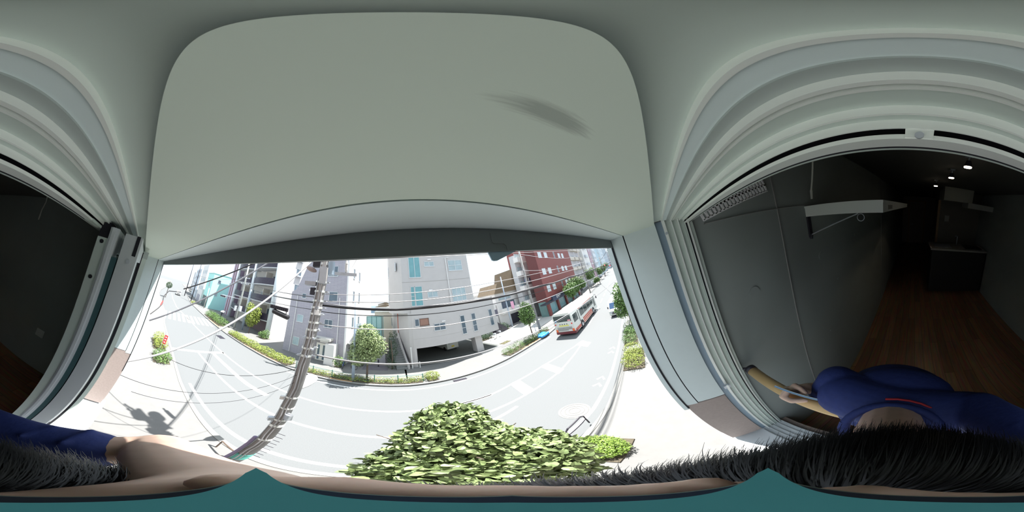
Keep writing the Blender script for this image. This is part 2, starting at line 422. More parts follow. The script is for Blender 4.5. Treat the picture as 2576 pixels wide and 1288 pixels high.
C.win(.9, 11.4, 1.3, 12.4, glass_dark, side=(-1.35, -1), mull=0)
B = MB(); B.tube([(4.66, .02, 6.9), (4.66, .02, 12.6), (5.1, .02, 12.65)], .05, 8); B.tube([(4.8, .02, 6.9), (4.8, .02, 8.8)], .05, 8); B.build('drain_pipe', mat('white_pipe', (.75, .75, .75), .4), C.root)
for i, (u, z) in enumerate(((2.4, 12.35), (2.2, 8.75), (3.2, 5.05))):
    C.box('vent_hood', mat('white_pipe', (.75, .75, .75), .4), u, -.1 if z < 6 else 0, z, u + .4, .15, z + .14)
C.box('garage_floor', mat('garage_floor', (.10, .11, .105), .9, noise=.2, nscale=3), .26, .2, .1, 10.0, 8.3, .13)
B = MB(); B.box(0, 0, 0, .75, .3, .55); B.tube([(.28, -.02, .28), (.28, -.01, .28)], .2, 20)
ca, sa = math.cos(math.radians(7)), math.sin(math.radians(7))
def CW(u, v, z): return (.82 + u * ca - v * sa, 17.9 + u * sa + v * ca, z)
for i, u in enumerate((2.85, 3.85)):
    r = thing('air_conditioner_unit', ('left' if i == 0 else 'right') + ' white air conditioner unit behind the parapet of the concrete apartment', 'air conditioner', CW(u, .45, 6.95), math.radians(7), 'rooftop air conditioners')
    MB().box(0, 0, 0, .8, .32, .55).build('casing', white_wall, r)
    MB().tube([(.3, -.012, .28), (.3, 0, .28)], .21, 20).build('fan_grille', steel, r)
    MB().box(.05, 0, -.5, .12, .3, 0).box(.68, 0, -.5, .75, .3, 0).build('foot', steel, r)
# white post and parking sign pole at the garage corner
single('white_bollard_pole', MB().tube([(0, 0, 0), (0, 0, 2.4)], .055, 12).tube([(0, 0, 2.4), (0, 0, 2.5)], .08, 12), mat('white_pipe', (.75, .75, .75), .4), 'tall white post at the left corner of the open garage', 'post')
bpy.data.objects['white_bollard_pole'].location = CW(-.35, -.25, .12)
single('short_bollard', MB().tube([(0, 0, 0), (0, 0, .75)], .05, 12), mat('white_pipe', (.75, .75, .75), .4), 'short white bollard just right of the tall white post', 'post')
bpy.data.objects['short_bollard'].location = CW(.35, -.25, .12)
# stairs beside the garage
st = thing('outdoor_stairs', 'shaded grey concrete stairs climbing left of the garage apartment', 'stairs', (-.88, 17.2, .12), math.radians(12))
B = MB()
for k in range(15): B.box(0, .3 * k, 0, 1.0, 5.2, .19 * (k + 1))
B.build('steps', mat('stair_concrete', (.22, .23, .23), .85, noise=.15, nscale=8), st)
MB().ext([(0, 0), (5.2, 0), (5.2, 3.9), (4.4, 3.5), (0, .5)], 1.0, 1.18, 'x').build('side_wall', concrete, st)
MB().tube([(1.1, .1, .9), (1.1, 4.3, 3.9)], .03, 8).build('handrail', dark_metal, st)
tag(MB().box(0, 0, 0, .1, .1, 4.4).build('red_post', mat('rust_red', (.55, .12, .06), .6, noise=.15)), 'tall rust red post standing at the head of the outdoor stairs', 'post').location = (-.75, 21.9, 2.9)
r = thing('climbing_vine', 'tall dark green creeper growing up along the left side of the stairs', 'plant', (-1.35, 17.6, .12))
B = MB(); B.tube([(0, 0, 0), (.1, 0, 1.5), (.0, .1, 3.4)], .06, 6); B.build('stem', bark, r)
B = MB()
for k in range(6): leaves(B, (random.uniform(-.15, .15), k * .45, .6 + k * .62), (.5, .5, .55), 260, .12)
B.build('foliage', leaf_dk, r)
# sunken parking bay with retaining walls, left of the stairs
B = MB(); B.box(-4.05, 17.2, .1, -1.7, 22.5, .13); struct('parking_bay_floor', B, mat('dark_paving', (.14, .13, .15), .9, noise=.2, nscale=4))
r = thing('retaining_wall', 'white-capped retaining wall behind the dark parking bay', 'wall', (-4.25, 19.6, .12))
MB().box(0, 0, 0, 2.1, .35, 3.1).build('wall_body', mat('grey_block', (.40, .39, .42), .8, noise=.1), r); MB().box(-.1, -.1, 3.1, 2.15, .5, 3.3).build('cap', white_wall, r)  # wall body in a plain mid-grey block colour
single('striped_bollard', MB().tube([(0, 0, 0), (0, 0, .9)], .06, 10).tube([(0, 0, .6), (0, 0, .8)], .068, 10), dark_metal, 'dark bollard with a light top in the parking bay', 'post')
bpy.data.objects['striped_bollard'].location = (-2.7, 18.4, .13)
# pale house and glasshouse at the head of the stairs
H = Bld('backyard_house', 'pale cream house standing behind the head of the outdoor stairs', (-4.5, 27.3), 0)
H.box('wall', beige_wall, 0, 0, .1, 4.2, 4, 6.4); MB().ext([(-.2, 6.4), (2.0, 7.3), (4.4, 6.4)], -.2, 4.2, 'y').build('roof', white_wall, H.root)
H.win(.9, 4.2, 1.2, 5.2, mull=0); H.win(2.6, 4.0, 2.9, 5.4, mull=0)
H = Bld('glass_shed', 'pale teal glass shed behind the round crowned street tree', (-4.9, 23.0), 0, 'shed')
H.box('glass_wall', mat('teal_sheet', (.35, .58, .58), .3, noise=.1), 0, 0, 2.6, 2.0, 2.5, 5.9)
B = MB()
for u in (0, .65, 1.3, 1.95): B.box(u, -.05, 2.6, u + .06, 0, 5.9)
for z in (2.6, 4.2, 5.85): B.box(0, -.05, z, 2, 0, z + .06)
B.build('frame', mat('teal_frame', (.12, .30, .30), .4), H.root); H.box('plinth', grey_wall, 0, 0, .1, 2.0, 2.5, 2.6)
for i, (x, y, wd, hh) in enumerate(((-12, 75, 9, 8.6), (-2.5, 80, 8, 7.6), (5, 95, 9, 8.4), (-6, 60, 6, 6.2), (-16, 110, 10, 10.5))):
    H = Bld('distant_house', ['white gabled house far behind the gap between the tiled and concrete apartments', 'low pale house far off beside the backyard house roof', 'pale distant house left of the concrete apartment corner', 'small grey distant house over the parking bay', 'tall pale distant house by the tiled apartment edge'][i], (x, y), 0, 'house', 'distant houses in the gap')
    H.box('wall', [white_wall, beige_wall, grey_wall, white_wall, beige_wall][i], 0, 0, 0, wd, 6, hh - 1.2); MB().ext([(-.3, hh - 1.2), (wd / 2, hh), (wd + .3, hh - 1.2)], -.3, 6.3, 'y').build('roof', [rooftile, grey_wall, rooftile, grey_wall, rooftile][i], H.root)
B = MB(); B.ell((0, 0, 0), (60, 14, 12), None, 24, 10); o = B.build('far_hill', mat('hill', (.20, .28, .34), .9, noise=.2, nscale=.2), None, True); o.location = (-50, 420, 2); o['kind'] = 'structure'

# --- lilac grey tiled apartment
D = Bld('tiled_apartment', 'lilac grey tiled apartment house with a white entrance box and stepped left shoulder', (-6.05, 17.95), -3)
B = MB(); B.ext([(-8.15, .1), (0, .1), (0, 15.5), (-5.9, 15.5), (-5.9, 12.6), (-7.4, 9.0), (-8.15, 8.6)][::-1], 0, 11, 'y'); B.build('wall', tile_m, D.root)
B = MB(); B.box(0, .02, .1, .05, 11, 15.5); B.build('side_wall', white_wall, D.root)
D.box('corner_trim', mat('white_pipe', (.75, .75, .75), .4), -.12, -.02, .1, .06, .02, 15.5)
D.win(-2.65, 10.8, -1.35, 12.1, glass_dark); D.win(-2.35, 7.7, -1.2, 8.9, glass_dark, mull=0); D.win(-2.65, 4.5, -1.6, 5.5, glass_dark)
D.win(-6.65, 4.6, -5.65, 5.6, glass_pale, mull=0); D.win(-6.75, 1.35, -5.75, 2.5, glass_pale, mull=0); D.win(-6.3, 7.85, -5.65, 8.5, glass_dark, mull=0)
for v in (1.6, 3.8):
    for z in (4.6, 7.9, 10.8): D.win(v, z, v + .5, z + 1.3, glass_dark, side=(.05, 1), mull=0)
for z in (.9, 3.9): D.box('louvre_panel', steel, .05, 3.2, z, .09, 5.2, z + 1.0)
D.box('entrance_recess', mat('entrance_dark', (.30, .28, .30), .6), -3.75, -.02, .12, -1.45, .0, 2.95)
o = D.box('entrance_door', mat('door_frame_white', (.72, .70, .64), .5), -3.3, -.06, .15, -1.7, -.02, 2.45)
MB().box(-3.1, -.075, .3, -2.85, -.06, 2.2).box(-2.45, -.075, .3, -1.85, -.06, 2.2).build('pane', glass_dark, o)
D.box('name_plate', white_wall, -2.9, -.06, 2.55, -1.9, -.02, 2.8)
D.box('canopy', mat('canopy_cream', (.62, .60, .56), .6), -3.95, -.95, 3.0, -1.3, 0, 3.3)
o = D.box('white_box', white_wall, -1.75, -.95, .12, -.75, 0, 2.7)
B = MB()
for u in (-7.0, -.9): B.tube([(u, -.05, .2), (u, -.05, 8.2)], .05, 8)
B.build('drain_pipe', mat('white_pipe', (.75, .75, .75), .4), D.root)
D.box('pillar', beige_wall, -4.7, -.5, .12, -4.35, -.15, 3.9)

# --- balcony apartment with round columns
E_ = Bld('balcony_apartment', 'tall cream apartment house with pale round columns and dark curved balconies', (-19.6, 21.0), -8)
cream = mat('cream_wall', (.68, .65, .60), .7, noise=.04)
E_.box('wall', cream, -17, 1.8, .1, -.4, 12, 19); E_.box('side_wall', white_wall, -.4, .3, .1, .0, 12, 19)
for u in (-.35, -8.3, -16.6): MB().tube([(u, 0, .1), (u, 0, 19)], .42, 20).build('column', mat('pale_column', (.62, .68, .72), .5, noise=.04), E_.root, True)
for a, b in ((-8.3, -.35), (-16.6, -8.3)):
    for z in (3.0, 6.3, 9.6, 12.9, 16.2):
        n = 12; arc = [(a + .45 + (b - a - .9) * k / n, -.15 - .75 * math.sin(PI * k / n)) for k in range(n + 1)]
        B = MB()
        for k in range(n):
            B.prism([arc[k], arc[k + 1], (arc[k + 1][0], arc[k + 1][1] + .1), (arc[k][0], arc[k][1] + .1)], z, z + 1.25)
        o = B.build('balcony_panel', balc_dark, E_.root)
        B = MB()
        for k in range(n): B.prism([arc[k], arc[k + 1], (arc[k + 1][0], 1.8), (arc[k][0], 1.8)], z - .18, z)
        B.build('balcony_slab', grey_wall, E_.root)
        E_.win(a + 1.2, z + .05, a + 2.8, z + 2.0, glass_pale, 1.8); E_.win(b - 3.6, z + .05, b - 1.8, z + 2.0, glass_dark, 1.8)
        E_.box('partition', beige_wall, (a + b) / 2 - .08, .2, z, (a + b) / 2 + .08, 1.8, z + 2.6)
for z in (6.1, 9.3, 12.4, 15.4):
    E_.win(4.1, z, 5.5, z + 1.3, glass_dark, side=(0, 1))
    E_.box('window_ledge', steel, 0, 4.0, z - .3, .5, 5.6, z - .22)
E_.box('base_wall', mat('plum_wall', (.16, .11, .12), .7), -8, 1.2, .1, -.8, 1.6, 3.0)
P_ = Bld('lilac_tower', 'lilac tiled building edge left of the balcony apartment', (-36.8, 23.5), -8)
P_.box('wall', lilac_wall, -3.3, 0, .1, -.1, 9, 18)
for u in (-2.2, -.9): MB().tube([(u, -.1, .2), (u, -.1, 18)], .09, 8).build('drain_pipe', mat('brown_pipe', (.30, .20, .16), .6), P_.root)

# --- mint house, white apartment and the row to the left
Mi = Bld('mint_house', 'two-storey mint green house with small square windows at the left street corner', (-43.8, 20.2), -9)
Mi.box('wall', mint_wall, -6.8, 0, .1, 0, 7, 10.7); Mi.box('shutter', mat('dark_green_shutter', (.06, .10, .10), .5), -6.6, -.03, .1, -.3, 0, 3.4)
Mi.win(-3.6, 6.5, -2.2, 8.0, glass_pale)
Mi.box('roof_cap', mat('mint_trim', (.30, .55, .54), .6), -6.9, -.1, 10.7, .1, 7.1, 10.9)
for v, z in ((1.6, 8.0), (5.3, 8.0)): Mi.win(v, z, v + .9, z + 1.1, glass_dark, side=(0, 1), mull=0)
Mi.win(1.5, 4.2, 2.3, 5.2, glass_pale, side=(0, 1), mull=0)
Wh = Bld('white_apartment', 'white apartment house with small dark windows left of the mint house', (-52.5, 21.4), -10)
Wh.box('wall', white_wall, -9, 0, .1, 0, 8, 13.8)
for z in (4.6, 7.6, 10.6):
    for u in (-7.6, -4.6, -2.2): Wh.win(u, z, u + 1.4, z + 1.3, glass_pale)
Wh.box('door_shade', mat('shop_grey', (.35, .35, .40), .6), -7, -.04, .1, -2, 0, 2.6)
G_ = Bld('grey_apartment', 'pale blue grey apartment house with rows of narrow windows on the far left', (-64.5, 23.6), -12)
G_.box('wall', mat('bluegrey_wall', (.56, .62, .68), .7, noise=.05), -16, 0, .1, 0, 9, 12.8)
for z in (2.0, 5.2, 8.4, 11.0):
    for k in range(5): G_.win(-15 + k * 3, z, -13.6 + k * 3, z + 1.2, glass_dark)
specs = [(-97, 33, 14, 10.5, 'white far house with dark openings, second from the left end', beige_wall), (-114, 38, 12, 12.0, 'pale far house, leftmost roofline before the sash', white_wall), (-130, 42, 12, 13.5, 'small grey far tower by the left jamb', grey_wall)]
for x, y, wd, hh, lb, m in specs:
    H = Bld('distant_house', lb, (x, y), -13, 'house', 'distant houses down the left street')
    H.box('wall', m, 0, 0, .1, wd, 8, hh)
    for k in range(3):
        for z in (2, 5, 8): H.win(1 + k * 3.6, z, 2.8 + k * 3.6, z + 1.4, glass_dark)

# --- right side: white house with brown roof
Ho = Bld('brown_roofed_house', 'white house with a steep brown tiled roof, balcony and laundry beyond the car park', (17.2, 27.6), 8)
Ho.box('wall', white_wall, 0, .6, .1, 8.6, 8, 7.3)
MB().ext([(-.5, 7.2), (9.0, 7.2), (8.6, 11.6), (5.8, 11.9), (5.0, 9.5), (.7, 9.2)], 0, 6, 'y').build('roof', rooftile, Ho.root)
Ho.box('balcony', white_wall, .3, -.3, 2.9, 6.0, .6, 3.9); Ho.win(1.2, 3.2, 5.0, 5.3, glass_dark, .6, mull=2); Ho.win(.7, 5.7, 4.2, 6.7, glass_pale, .6, mull=3)
Ho.box('garage_opening', dark_metal, 3.0, .55, .1, 7.2, .62, 2.3)
single('pink_towel', MB().box(0, 0, 0, .75, .04, 1.3).box(.2, .0, -.3, .6, .04, 0), mat('pink_cloth', (.85, .45, .62), .8), 'pink towel hung over the balcony of the brown-roofed house', 'towel', (0, 0, 0))
bpy.data.objects['pink_towel'].location = (19.9, 27.4, 3.7)
L_ = Bld('annex_house', 'low grey house with a dark balcony and outside stairs right of the garage apartment', (13.6, 26.4), 8)
L_.box('wall', grey_wall, -1.6, 0, .1, 1.3, 5, 6.2); L_.box('balcony', mat('slate_panel', (.10, .10, .14), .6), -.7, -.8, 3.2, 1.9, 0, 4.4); L_.box('sign_board', mat('orange_board', (.75, .25, .08), .6), .6, -.05, 5.0, 1.3, 0, 5.7)
L_.box('side_wing', white_wall, 1.3, 1.5, .1, 3.6, 5, 5.0); MB().ext([(.3, .1), (2.8, .1), (2.8, .5), (.3, 2.8)], -1.2, -.3, 'y').build('outside_stairs', dark_metal, L_.root)
Sm = Bld('white_flat_house', 'white flat-roofed house with a roof terrace window behind the concrete apartment', (13.5, 36.0), 6)
Sm.box('wall', white_wall, 1.5, 0, .1, 12.5, 7, 7.4); Sm.box('penthouse', white_wall, 5.0, .8, 7.4, 9.6, 5, 9.4); Sm.win(6.0, 7.9, 7.6, 9.0, glass_teal, .8); Sm.win(2.4, 4.6, 4.8, 6.2, glass_dark)
Sm.box('parapet', white_wall, 1.5, -.05, 7.4, 12.5, .1, 7.8)
# narrow balconied white building beside the brick one
Nb = Bld('narrow_apartment', 'narrow grey and white apartment with laundry-filled balconies left of the red brick building', (24.2, 25.6), 12)
Nb.box('wall', grey_wall, -1.2, 1.2, .1, 4, 2.5, 14.5)
for z in (3.4, 6.6, 9.8, 12.8):
    Nb.box('balcony', white_wall, -1.5, 0, z, 2.2, 1.2, z + 1.0); Nb.win(-.8, z + .1, 1.2, z + 2.1, glass_pale, 1.2, mull=2)
lau = thing('laundry_rack', 'row of dark and white laundry hanging on the third-floor balcony of the narrow apartment', 'laundry', (23.2, 25.2, 8.2), math.radians(12))
for k, c in enumerate(('blue_cloth', 'white_cloth', 'black_cloth', 'white_cloth', 'navy_cloth')):
    cc = {'blue_cloth': (.08, .16, .45), 'white_cloth': (.75, .75, .75), 'black_cloth': (.02, .02, .03), 'navy_cloth': (.03, .05, .14)}[c]
    MB().box(k * .42, -.02, 0 - .1 * (k % 2), k * .42 + .34, .02, .8).build('garment', mat(c, cc, .9), lau)
MB().tube([(0, 0, .82), (2.1, 0, .82)], .02, 6).build('rail', steel, lau)
# red brick building
Rb = Bld('brick_building', 'tall red brick building with paired white windows and a blue shop sign at street level', (24.6, 21.9), 12)
MB().prism([(0, 0), (21.5, 0), (21.5, 12), (5.6, 12), (5.6, 2.4), (0, 2.4)], 3.3, 18).build('wall', redbrick, Rb.root)
MB().box(-.02, .02, 3.3, 0, 2.4, 18).build('side_wall', mat('shaded_brick_side', (.13, .04, .04), .7, noise=.15, nscale=6), Rb.root)  # darker copy of the brick, shade of the turned face put into its colour
for z in (5.0, 8.75, 12.45, 15.8):
    for u in (1.2, 4.0, 12.0, 14.6): Rb.win(u, z, u + 1.55, z + 1.35, mat('white_curtain_glass', (.60, .66, .70), .3, noise=.1), mull=1)
    Rb.win(9.2, z - .1, 9.9, z + 1.6, glass_dark, mull=0, cross=1)
Rb.box('ground_floor', mat('shop_teal', (.12, .22, .22), .5, noise=.3, nscale=1), 0, .5, .1, 21.5, 2.3, 3.3)
for u in (0, 4.5, 9.5, 14.5, 20.8): Rb.box('shop_pier', redbrick, u, .1, .1, u + .7, .6, 3.3)
o = Rb.box('shop_sign', mat('shop_sign_navy', (.045, .06, .11), .5), 1.8, -.35, 2.7, 8.2, .1, 3.9)
MB().box(3.7, -.36, 3.05, 3.95, -.35, 3.7).box(4.15, -.36, 3.35, 5.9, -.35, 3.6).box(4.15, -.36, 3.1, 5.2, -.35, 3.2).build('sign_letter', white_wall, o)
Rb.box('awning', mat('awning_dark', (.03, .035, .05), .7), -2.6, -.9, 2.9, .9, .3, 3.15)
Rb.win(1.5, .5, 4.2, 2.5, glass_teal, .5, mull=2); Rb.win(5.6, .5, 9.0, 2.5, glass_teal, .5, mull=2)
# beige apartment, white slab, lilac tower, far blocks
Ba = Bld('beige_apartment', 'beige apartment block with deep balconies right of the red brick building', (47.0, 27.3), 14)
Ba.box('wall', mat('beige_block', (.50, .49, .52), .7, noise=.05), 0, 1.2, .1, 19, 14, 26)
for z in (4.5, 8.2, 11.9, 15.6, 19.3):
    for u in (.3, 6.8, 13.2):
        Ba.box('balcony', beige_wall, u, -.2, z, u + 5.0, 1.2, z + 1.15); Ba.win(u + .6, z + .1, u + 3.4, z + 2.2, glass_dark, 1.2, mull=2)
Ba.box('entrance', dark_metal, 6, 1.1, .1, 9, 1.25, 2.8)
Ws = Bld('white_slab_block', 'white high-rise slab with a narrow row of balconies past the beige apartment', (67.5, 32.0), 14)
Ws.box('wall', white_wall, 0, 0, .1, 15, 14, 30)
for z in (5, 9, 13, 17, 21):
    Ws.box('balcony', steel, 2, -.9, z, 7, 0, z + 1.1); Ws.win(9.5, z, 11.5, z + 1.4, glass_pale)
Lt = Bld('rose_tower', 'slim rose and lilac tiled tower, highest on the right side of the street', (83.5, 36.0), 14)
Lt.box('wall', mat('rose_tile', (.42, .28, .34), .6, noise=.08), 0, 0, .1, 10, 12, 34)
for z in range(5, 32, 4): Lt.win(3, z, 5, z + 1.6, glass_pale)
for i, (x, y, wd, hh, c) in enumerate(((96, 38.5, 12, 26, white_wall), (116, 43, 16, 21, grey_wall), (150, 52, 22, 24, white_wall), (190, 60, 24, 30, grey_wall), (215, 64.5, 22, 22, beige_wall))):
    H = Bld('distant_block', ['pale block right behind the rose tower', 'grey-blue block beyond the white one on the right street', 'long white block far down the right street', 'tall grey tower near the street vanishing point', 'beige block at the far right end of the street'][i], (x, y), 14, 'building', 'distant blocks down the right street')
    H.box('wall', mat(['far_pale', 'far_bluegrey', 'far_white', 'far_tower', 'far_beige'][i], [(.62, .68, .74), (.40, .50, .56), (.55, .62, .68), (.40, .46, .52), (.5, .5, .52)][i], .7, noise=.06), 0, 0, .1, wd, 12, hh)
    for z in range(4, int(hh) - 2, 4):
        for k in range(3): H.win(1 + k * wd / 3.2, z, 1 + k * wd / 3.2 + 2.2, z + 1.8, glass_dark)

# ------------------------------------------------------------------ own building: room and window
Z0 = 7.2
alu = mat('satin_aluminium', (.54, .61, .57), .5, .1, noise=.04, nscale=14, bump=.05)
alu_b = mat('blue_grey_aluminium', (.22, .29, .36), .5, .1, noise=.05, nscale=14)
alu_l = mat('bright_aluminium', (.85, .88, .85), .35, .2, noise=.04, nscale=14)
alu_d = mat('shaded_track', (.38, .42, .41), .5, .1, noise=.05, nscale=14)
gasket = mat('black_gasket', (.010, .010, .016), .9, noise=.1, nscale=9)
fascia_m = mat('dark_fascia', (.20, .215, .225), .55, noise=.08, nscale=8)
reveal_m = mat('reveal_sheet', (.62, .70, .71), .6, noise=.03, nscale=30, bump=.06)
# soffit sheet with a grey rubbed smear
m = bpy.data.materials.new('soffit_sheet'); m.use_nodes = True; nt = m.node_tree; b_ = nt.nodes['Principled BSDF']; b_.inputs['Roughness'].default_value = .75
tc = nt.nodes.new('ShaderNodeTexCoord'); mp = nt.nodes.new('ShaderNodeMapping'); mp.vector_type = 'TEXTURE'
sc_ = ray(1395, 292); sc_ = sc_ * (.075 / sc_.z)
mp.inputs['Location'].default_value = (sc_.x, sc_.y, .075); mp.inputs['Rotation'].default_value = (0, 0, math.radians(-8)); mp.inputs['Scale'].default_value = (.026, .0058, 1)
nz = nt.nodes.new('ShaderNodeTexNoise'); nz.inputs['Scale'].default_value = 3.2; nz.inputs['Detail'].default_value = 6
ln = nt.nodes.new('ShaderNodeVectorMath'); ln.operation = 'LENGTH'
ad = nt.nodes.new('ShaderNodeMath'); ad.operation = 'ADD'; rp = nt.nodes.new('ShaderNodeMapRange')
rp.inputs['From Min'].default_value = .95; rp.inputs['From Max'].default_value = 1.6; rp.inputs['To Min'].default_value = .75; rp.inputs['To Max'].default_value = 0
mx = nt.nodes.new('ShaderNodeMix'); mx.data_type = 'RGBA'; mx.inputs['A'].default_value = (.61, .68, .61, 1); mx.inputs['B'].default_value = (.30, .33, .30, 1)
nt.links.new(tc.outputs['Object'], mp.inputs['Vector']); nt.links.new(mp.outputs['Vector'], ln.inputs[0]); mp3 = nt.nodes.new('ShaderNodeMapping'); mp3.inputs['Scale'].default_value = (.45, 1.6, 1); nt.links.new(mp.outputs['Vector'], mp3.inputs['Vector']); nt.links.new(mp3.outputs['Vector'], nz.inputs['Vector'])
nt.links.new(ln.outputs['Value'], ad.inputs[0]); nt.links.new(nz.outputs['Fac'], ad.inputs[1]); nt.links.new(ad.outputs[0], rp.inputs['Value'])
nt.links.new(rp.outputs['Result'], mx.inputs['Factor']); nt.links.new(mx.outputs['Result'], b_.inputs['Base Color'])
soffit_m = m
XR, XL = .57, -1.30
def wbox(B, x0, y0, z0, x1, y1, z1): return B.box(x0, y0, z0 + Z0, x1, y1, z1 + Z0)
WIN = thing('window_1', None, None, (0, 0, Z0)); WIN['kind'] = 'structure'
def wpart(name, B, m):
    return B.build(name, m, WIN, False, True)
o = MB().box(XL, -.018, .075, XR, .0975, .090).build('soffit', soffit_m, WIN)
B = MB(); wbox(B, XL, .0995, .075, XR, .150, .09); wpart('soffit_lip', B, reveal_m)
B = MB(); wbox(B, XL, .0970, .0775, XR, .1000, .09); wpart('soffit_gap', B, gasket)
B = MB(); wbox(B, XL, .146, .0466, XR, .1505, .0749); wpart('fascia', B, fascia_m)
for nm, ya, yb, zb, mm in (('head_recess', -.0445, -.018, .085, alu), ('head_rib', -.0475, -.0445, .079, alu_l), ('head_strip', -.062, -.0475, .081, reveal_m), ('head_band', -.0735, -.062, .079, alu_d),
                           ('head_rib', -.0775, -.0735, .0715, alu_l), ('head_groove', -.082, -.0775, .080, alu_d), ('head_rib', -.0845, -.082, .0725, alu_l), ('head_band', -.105, -.0845, .074, alu),
                           ('head_rib', -.1075, -.105, .0665, alu_l), ('head_band', -.118, -.1075, .0685, alu), ('head_rib', -.1195, -.118, .0605, alu_l), ('head_slot', -.1425, -.1195, .075, gasket)):
    B = MB(); wbox(B, XL, ya, zb, XR, yb, .10); wpart(nm, B, mm)
B = MB(); wbox(B, XL, -.1395, .0525, XR, -.1215, .0565); wpart('head_rail', B, alu_l)
B = MB(); wbox(B, -.30, -.1385, .0512, XL, -.1205, .0570); wpart('head_rail_cover', B, alu)
B = MB(); wbox(B, XL, -.1425, .052, XR, -.1395, .1); wpart('head_gasket', B, gasket)
B = MB(); wbox(B, XL, -.150, .0530, XR, -.1425, .10); wpart('head_inner_edge', B, alu)
sc_ = aty(2313, 338, -.124)
r = thing('rail_bracket', 'small grey rail bracket with a cross-head screw at the middle of the window head', 'bracket', (sc_.x, -.1235, sc_.z))
MB().box(-.0085, -.005, -.0045, .0085, .004, .008).build('plate', alu_l, r)
MB().tube([(0, .0035, -.003), (0, .0062, -.0035)], .0028, 14).build('screw', steel, r)
# right jamb: sliding tracks
wpart('right_reveal', MB().box(XR, .101, Z0 - .845, XR + .03, .146, Z0 + .09).box(XR, -.020, Z0 - .835, XR + .03, .0965, Z0 + .09), reveal_m)
wpart('right_reveal_gap', MB().box(XR + .004, .0960, Z0 - .84, XR + .02, .1015, Z0 + .08), gasket)
wpart('right_black_edge', MB().box(XR - .004, .1455, Z0 - .875, XR + .03, .152, Z0 + .07), gasket)
wpart('right_outer_edge', MB().box(XR + .005, .152, Z0 - .9, XR + .03, .172, Z0 + .05), reveal_m)
tile_b = mat('pinkish_brown_tile', (.33, .27, .25), .7, noise=.14, nscale=60, bump=.1)
wpart('right_lower_tile', MB().box(XR + .002, -.018, Z0 - 1.56, XR + .03, .150, Z0 - .846), tile_b)
for nm, ya, yb, xo, mm in (('jamb_recess', -.045, -.020, .016, alu_b), ('jamb_bar', -.055, -.045, -.006, alu_l), ('jamb_track', -.076, -.055, .012, alu), ('jamb_fin', -.080, -.076, -.002, alu_l), ('jamb_track', -.099, -.080, .012, alu),
                           ('jamb_fin', -.103, -.099, -.002, alu_l), ('jamb_track', -.121, -.103, .012, alu), ('jamb_fin', -.125, -.121, .0, alu), ('jamb_gasket', -.132, -.125, .008, gasket), ('jamb_inner_edge', -.137, -.132, -.004, alu_l), ('jamb_return', -.152, -.137, .006, alu)):
    wpart(nm, MB().box(XR + xo, ya, Z0 - 1.60, XR + .04, yb, Z0 + .085), mm)
r = thing('jamb_latch', 'small steel latch clipped to the bright bar of the right jamb', 'latch', (XR - .006, -.050, Z0 - .755))
MB().box(-.012, -.012, -.012, .0, .016, .012).build('body', steel, r); MB().box(-.018, -.004, -.006, -.012, .004, .02).build('lever', alu_l, r)
single('jamb_screw', MB().tube([(0, 0, 0), (-.003, 0, 0)], .005, 12), steel, 'round screw head near the top of the right jamb bar', 'screw', None).location = (XR - .006, -.050, Z0 + .035)
# left reveal and the stacked sliding panels
wpart('left_reveal', MB().box(XL - .03, .101, Z0 - .79, XL, .146, Z0 + .09).box(XL - .03, -.020, Z0 - .77, XL, .0965, Z0 + .09), reveal_m)
wpart('left_reveal_gap', MB().box(XL - .02, .0960, Z0 - .99, XL - .004, .1015, Z0 + .08), gasket)
wpart('left_black_edge', MB().box(XL - .03, .1455, Z0 - 1.0, XL + .004, .150, Z0 + .07), gasket)
wpart('left_lower_tile', MB().box(XL - .03, -.018, Z0 - 1.56, XL - .002, .150, Z0 - .775), tile_b)
wpart('left_jamb', MB().box(XL - .04, -.152, Z0 - 1.6, XL, -.02, Z0 + .085), alu)
r = thing('insect_screen', 'sliding insect screen with a slim grey frame pushed against the left reveal', 'window screen', (-.72, -.006, Z0 - 1.55))
MB().box(-.03, -.010, 0, 0, .010, 1.600).box(-.57, -.010, 0, -.545, .010, 1.60).box(-.545, -.008, 0, -.03, .008, .03).box(-.545, -.008, 1.57, -.03, .008, 1.6).build('frame', alu, r)
MB().box(-.016, -.0230, .0, .0005, -.010, 1.60).build('gasket', gasket, r)
mm_ = mat('screen_mesh', (.08, .08, .09), .8, alpha=.35)
MB().box(-.545, -.001, .03, -.03, .001, 1.57).build('mesh', mm_, r)
MB().box(-.016, -.010, 1.575, .004, .012, 1.606).build('corner_cap', alu_d, r)
r = thing('outer_sliding_panel', 'wide pale sliding window panel at the left with a slotted top corner', 'sliding window', (-.36, -.038, Z0 - 1.58))
wpan = mat('pale_panel', (.50, .53, .55), .45, noise=.03, nscale=9)
MB().box(-.06, -.021, 0, 0, .019, 1.635).box(-.93, -.018, 0, -.87, .018, 1.635).box(-.87, -.018, 0, -.06, .018, .07).box(-.87, -.018, 1.58, -.06, .018, 1.635).build('frame', wpan, r)
MB().box(-.87, -.003, .07, -.06, .003, 1.58).build('pane', mat('clear_glass', (.75, .85, .82), .02, trans=1.0), r)
MB().box(-.004, .006, 1.590, .0015, .014, 1.636).build('slot', gasket, r); MB().tube([(0, .002, 1.575), (.002, .002, 1.575)], .005, 14).build('screw', steel, r)
r = thing('inner_sliding_panel', 'white framed sliding panel with two round plugs in its edge, beside the open room', 'sliding window', (-.36, -.095, Z0 - 1.58))
MB().box(-.06, -.001, 0, .0, .0195, 1.64).box(-.05, .004, 0, .004, .012, 1.64).box(-.93, -.0, 0, -.87, .02, 1.64).box(-.87, 0, 0, -.06, .02, .07).box(-.87, 0, 1.585, -.06, .02, 1.64).build('frame', mat('white_sash', (.58, .61, .64), .4, noise=.03), r)
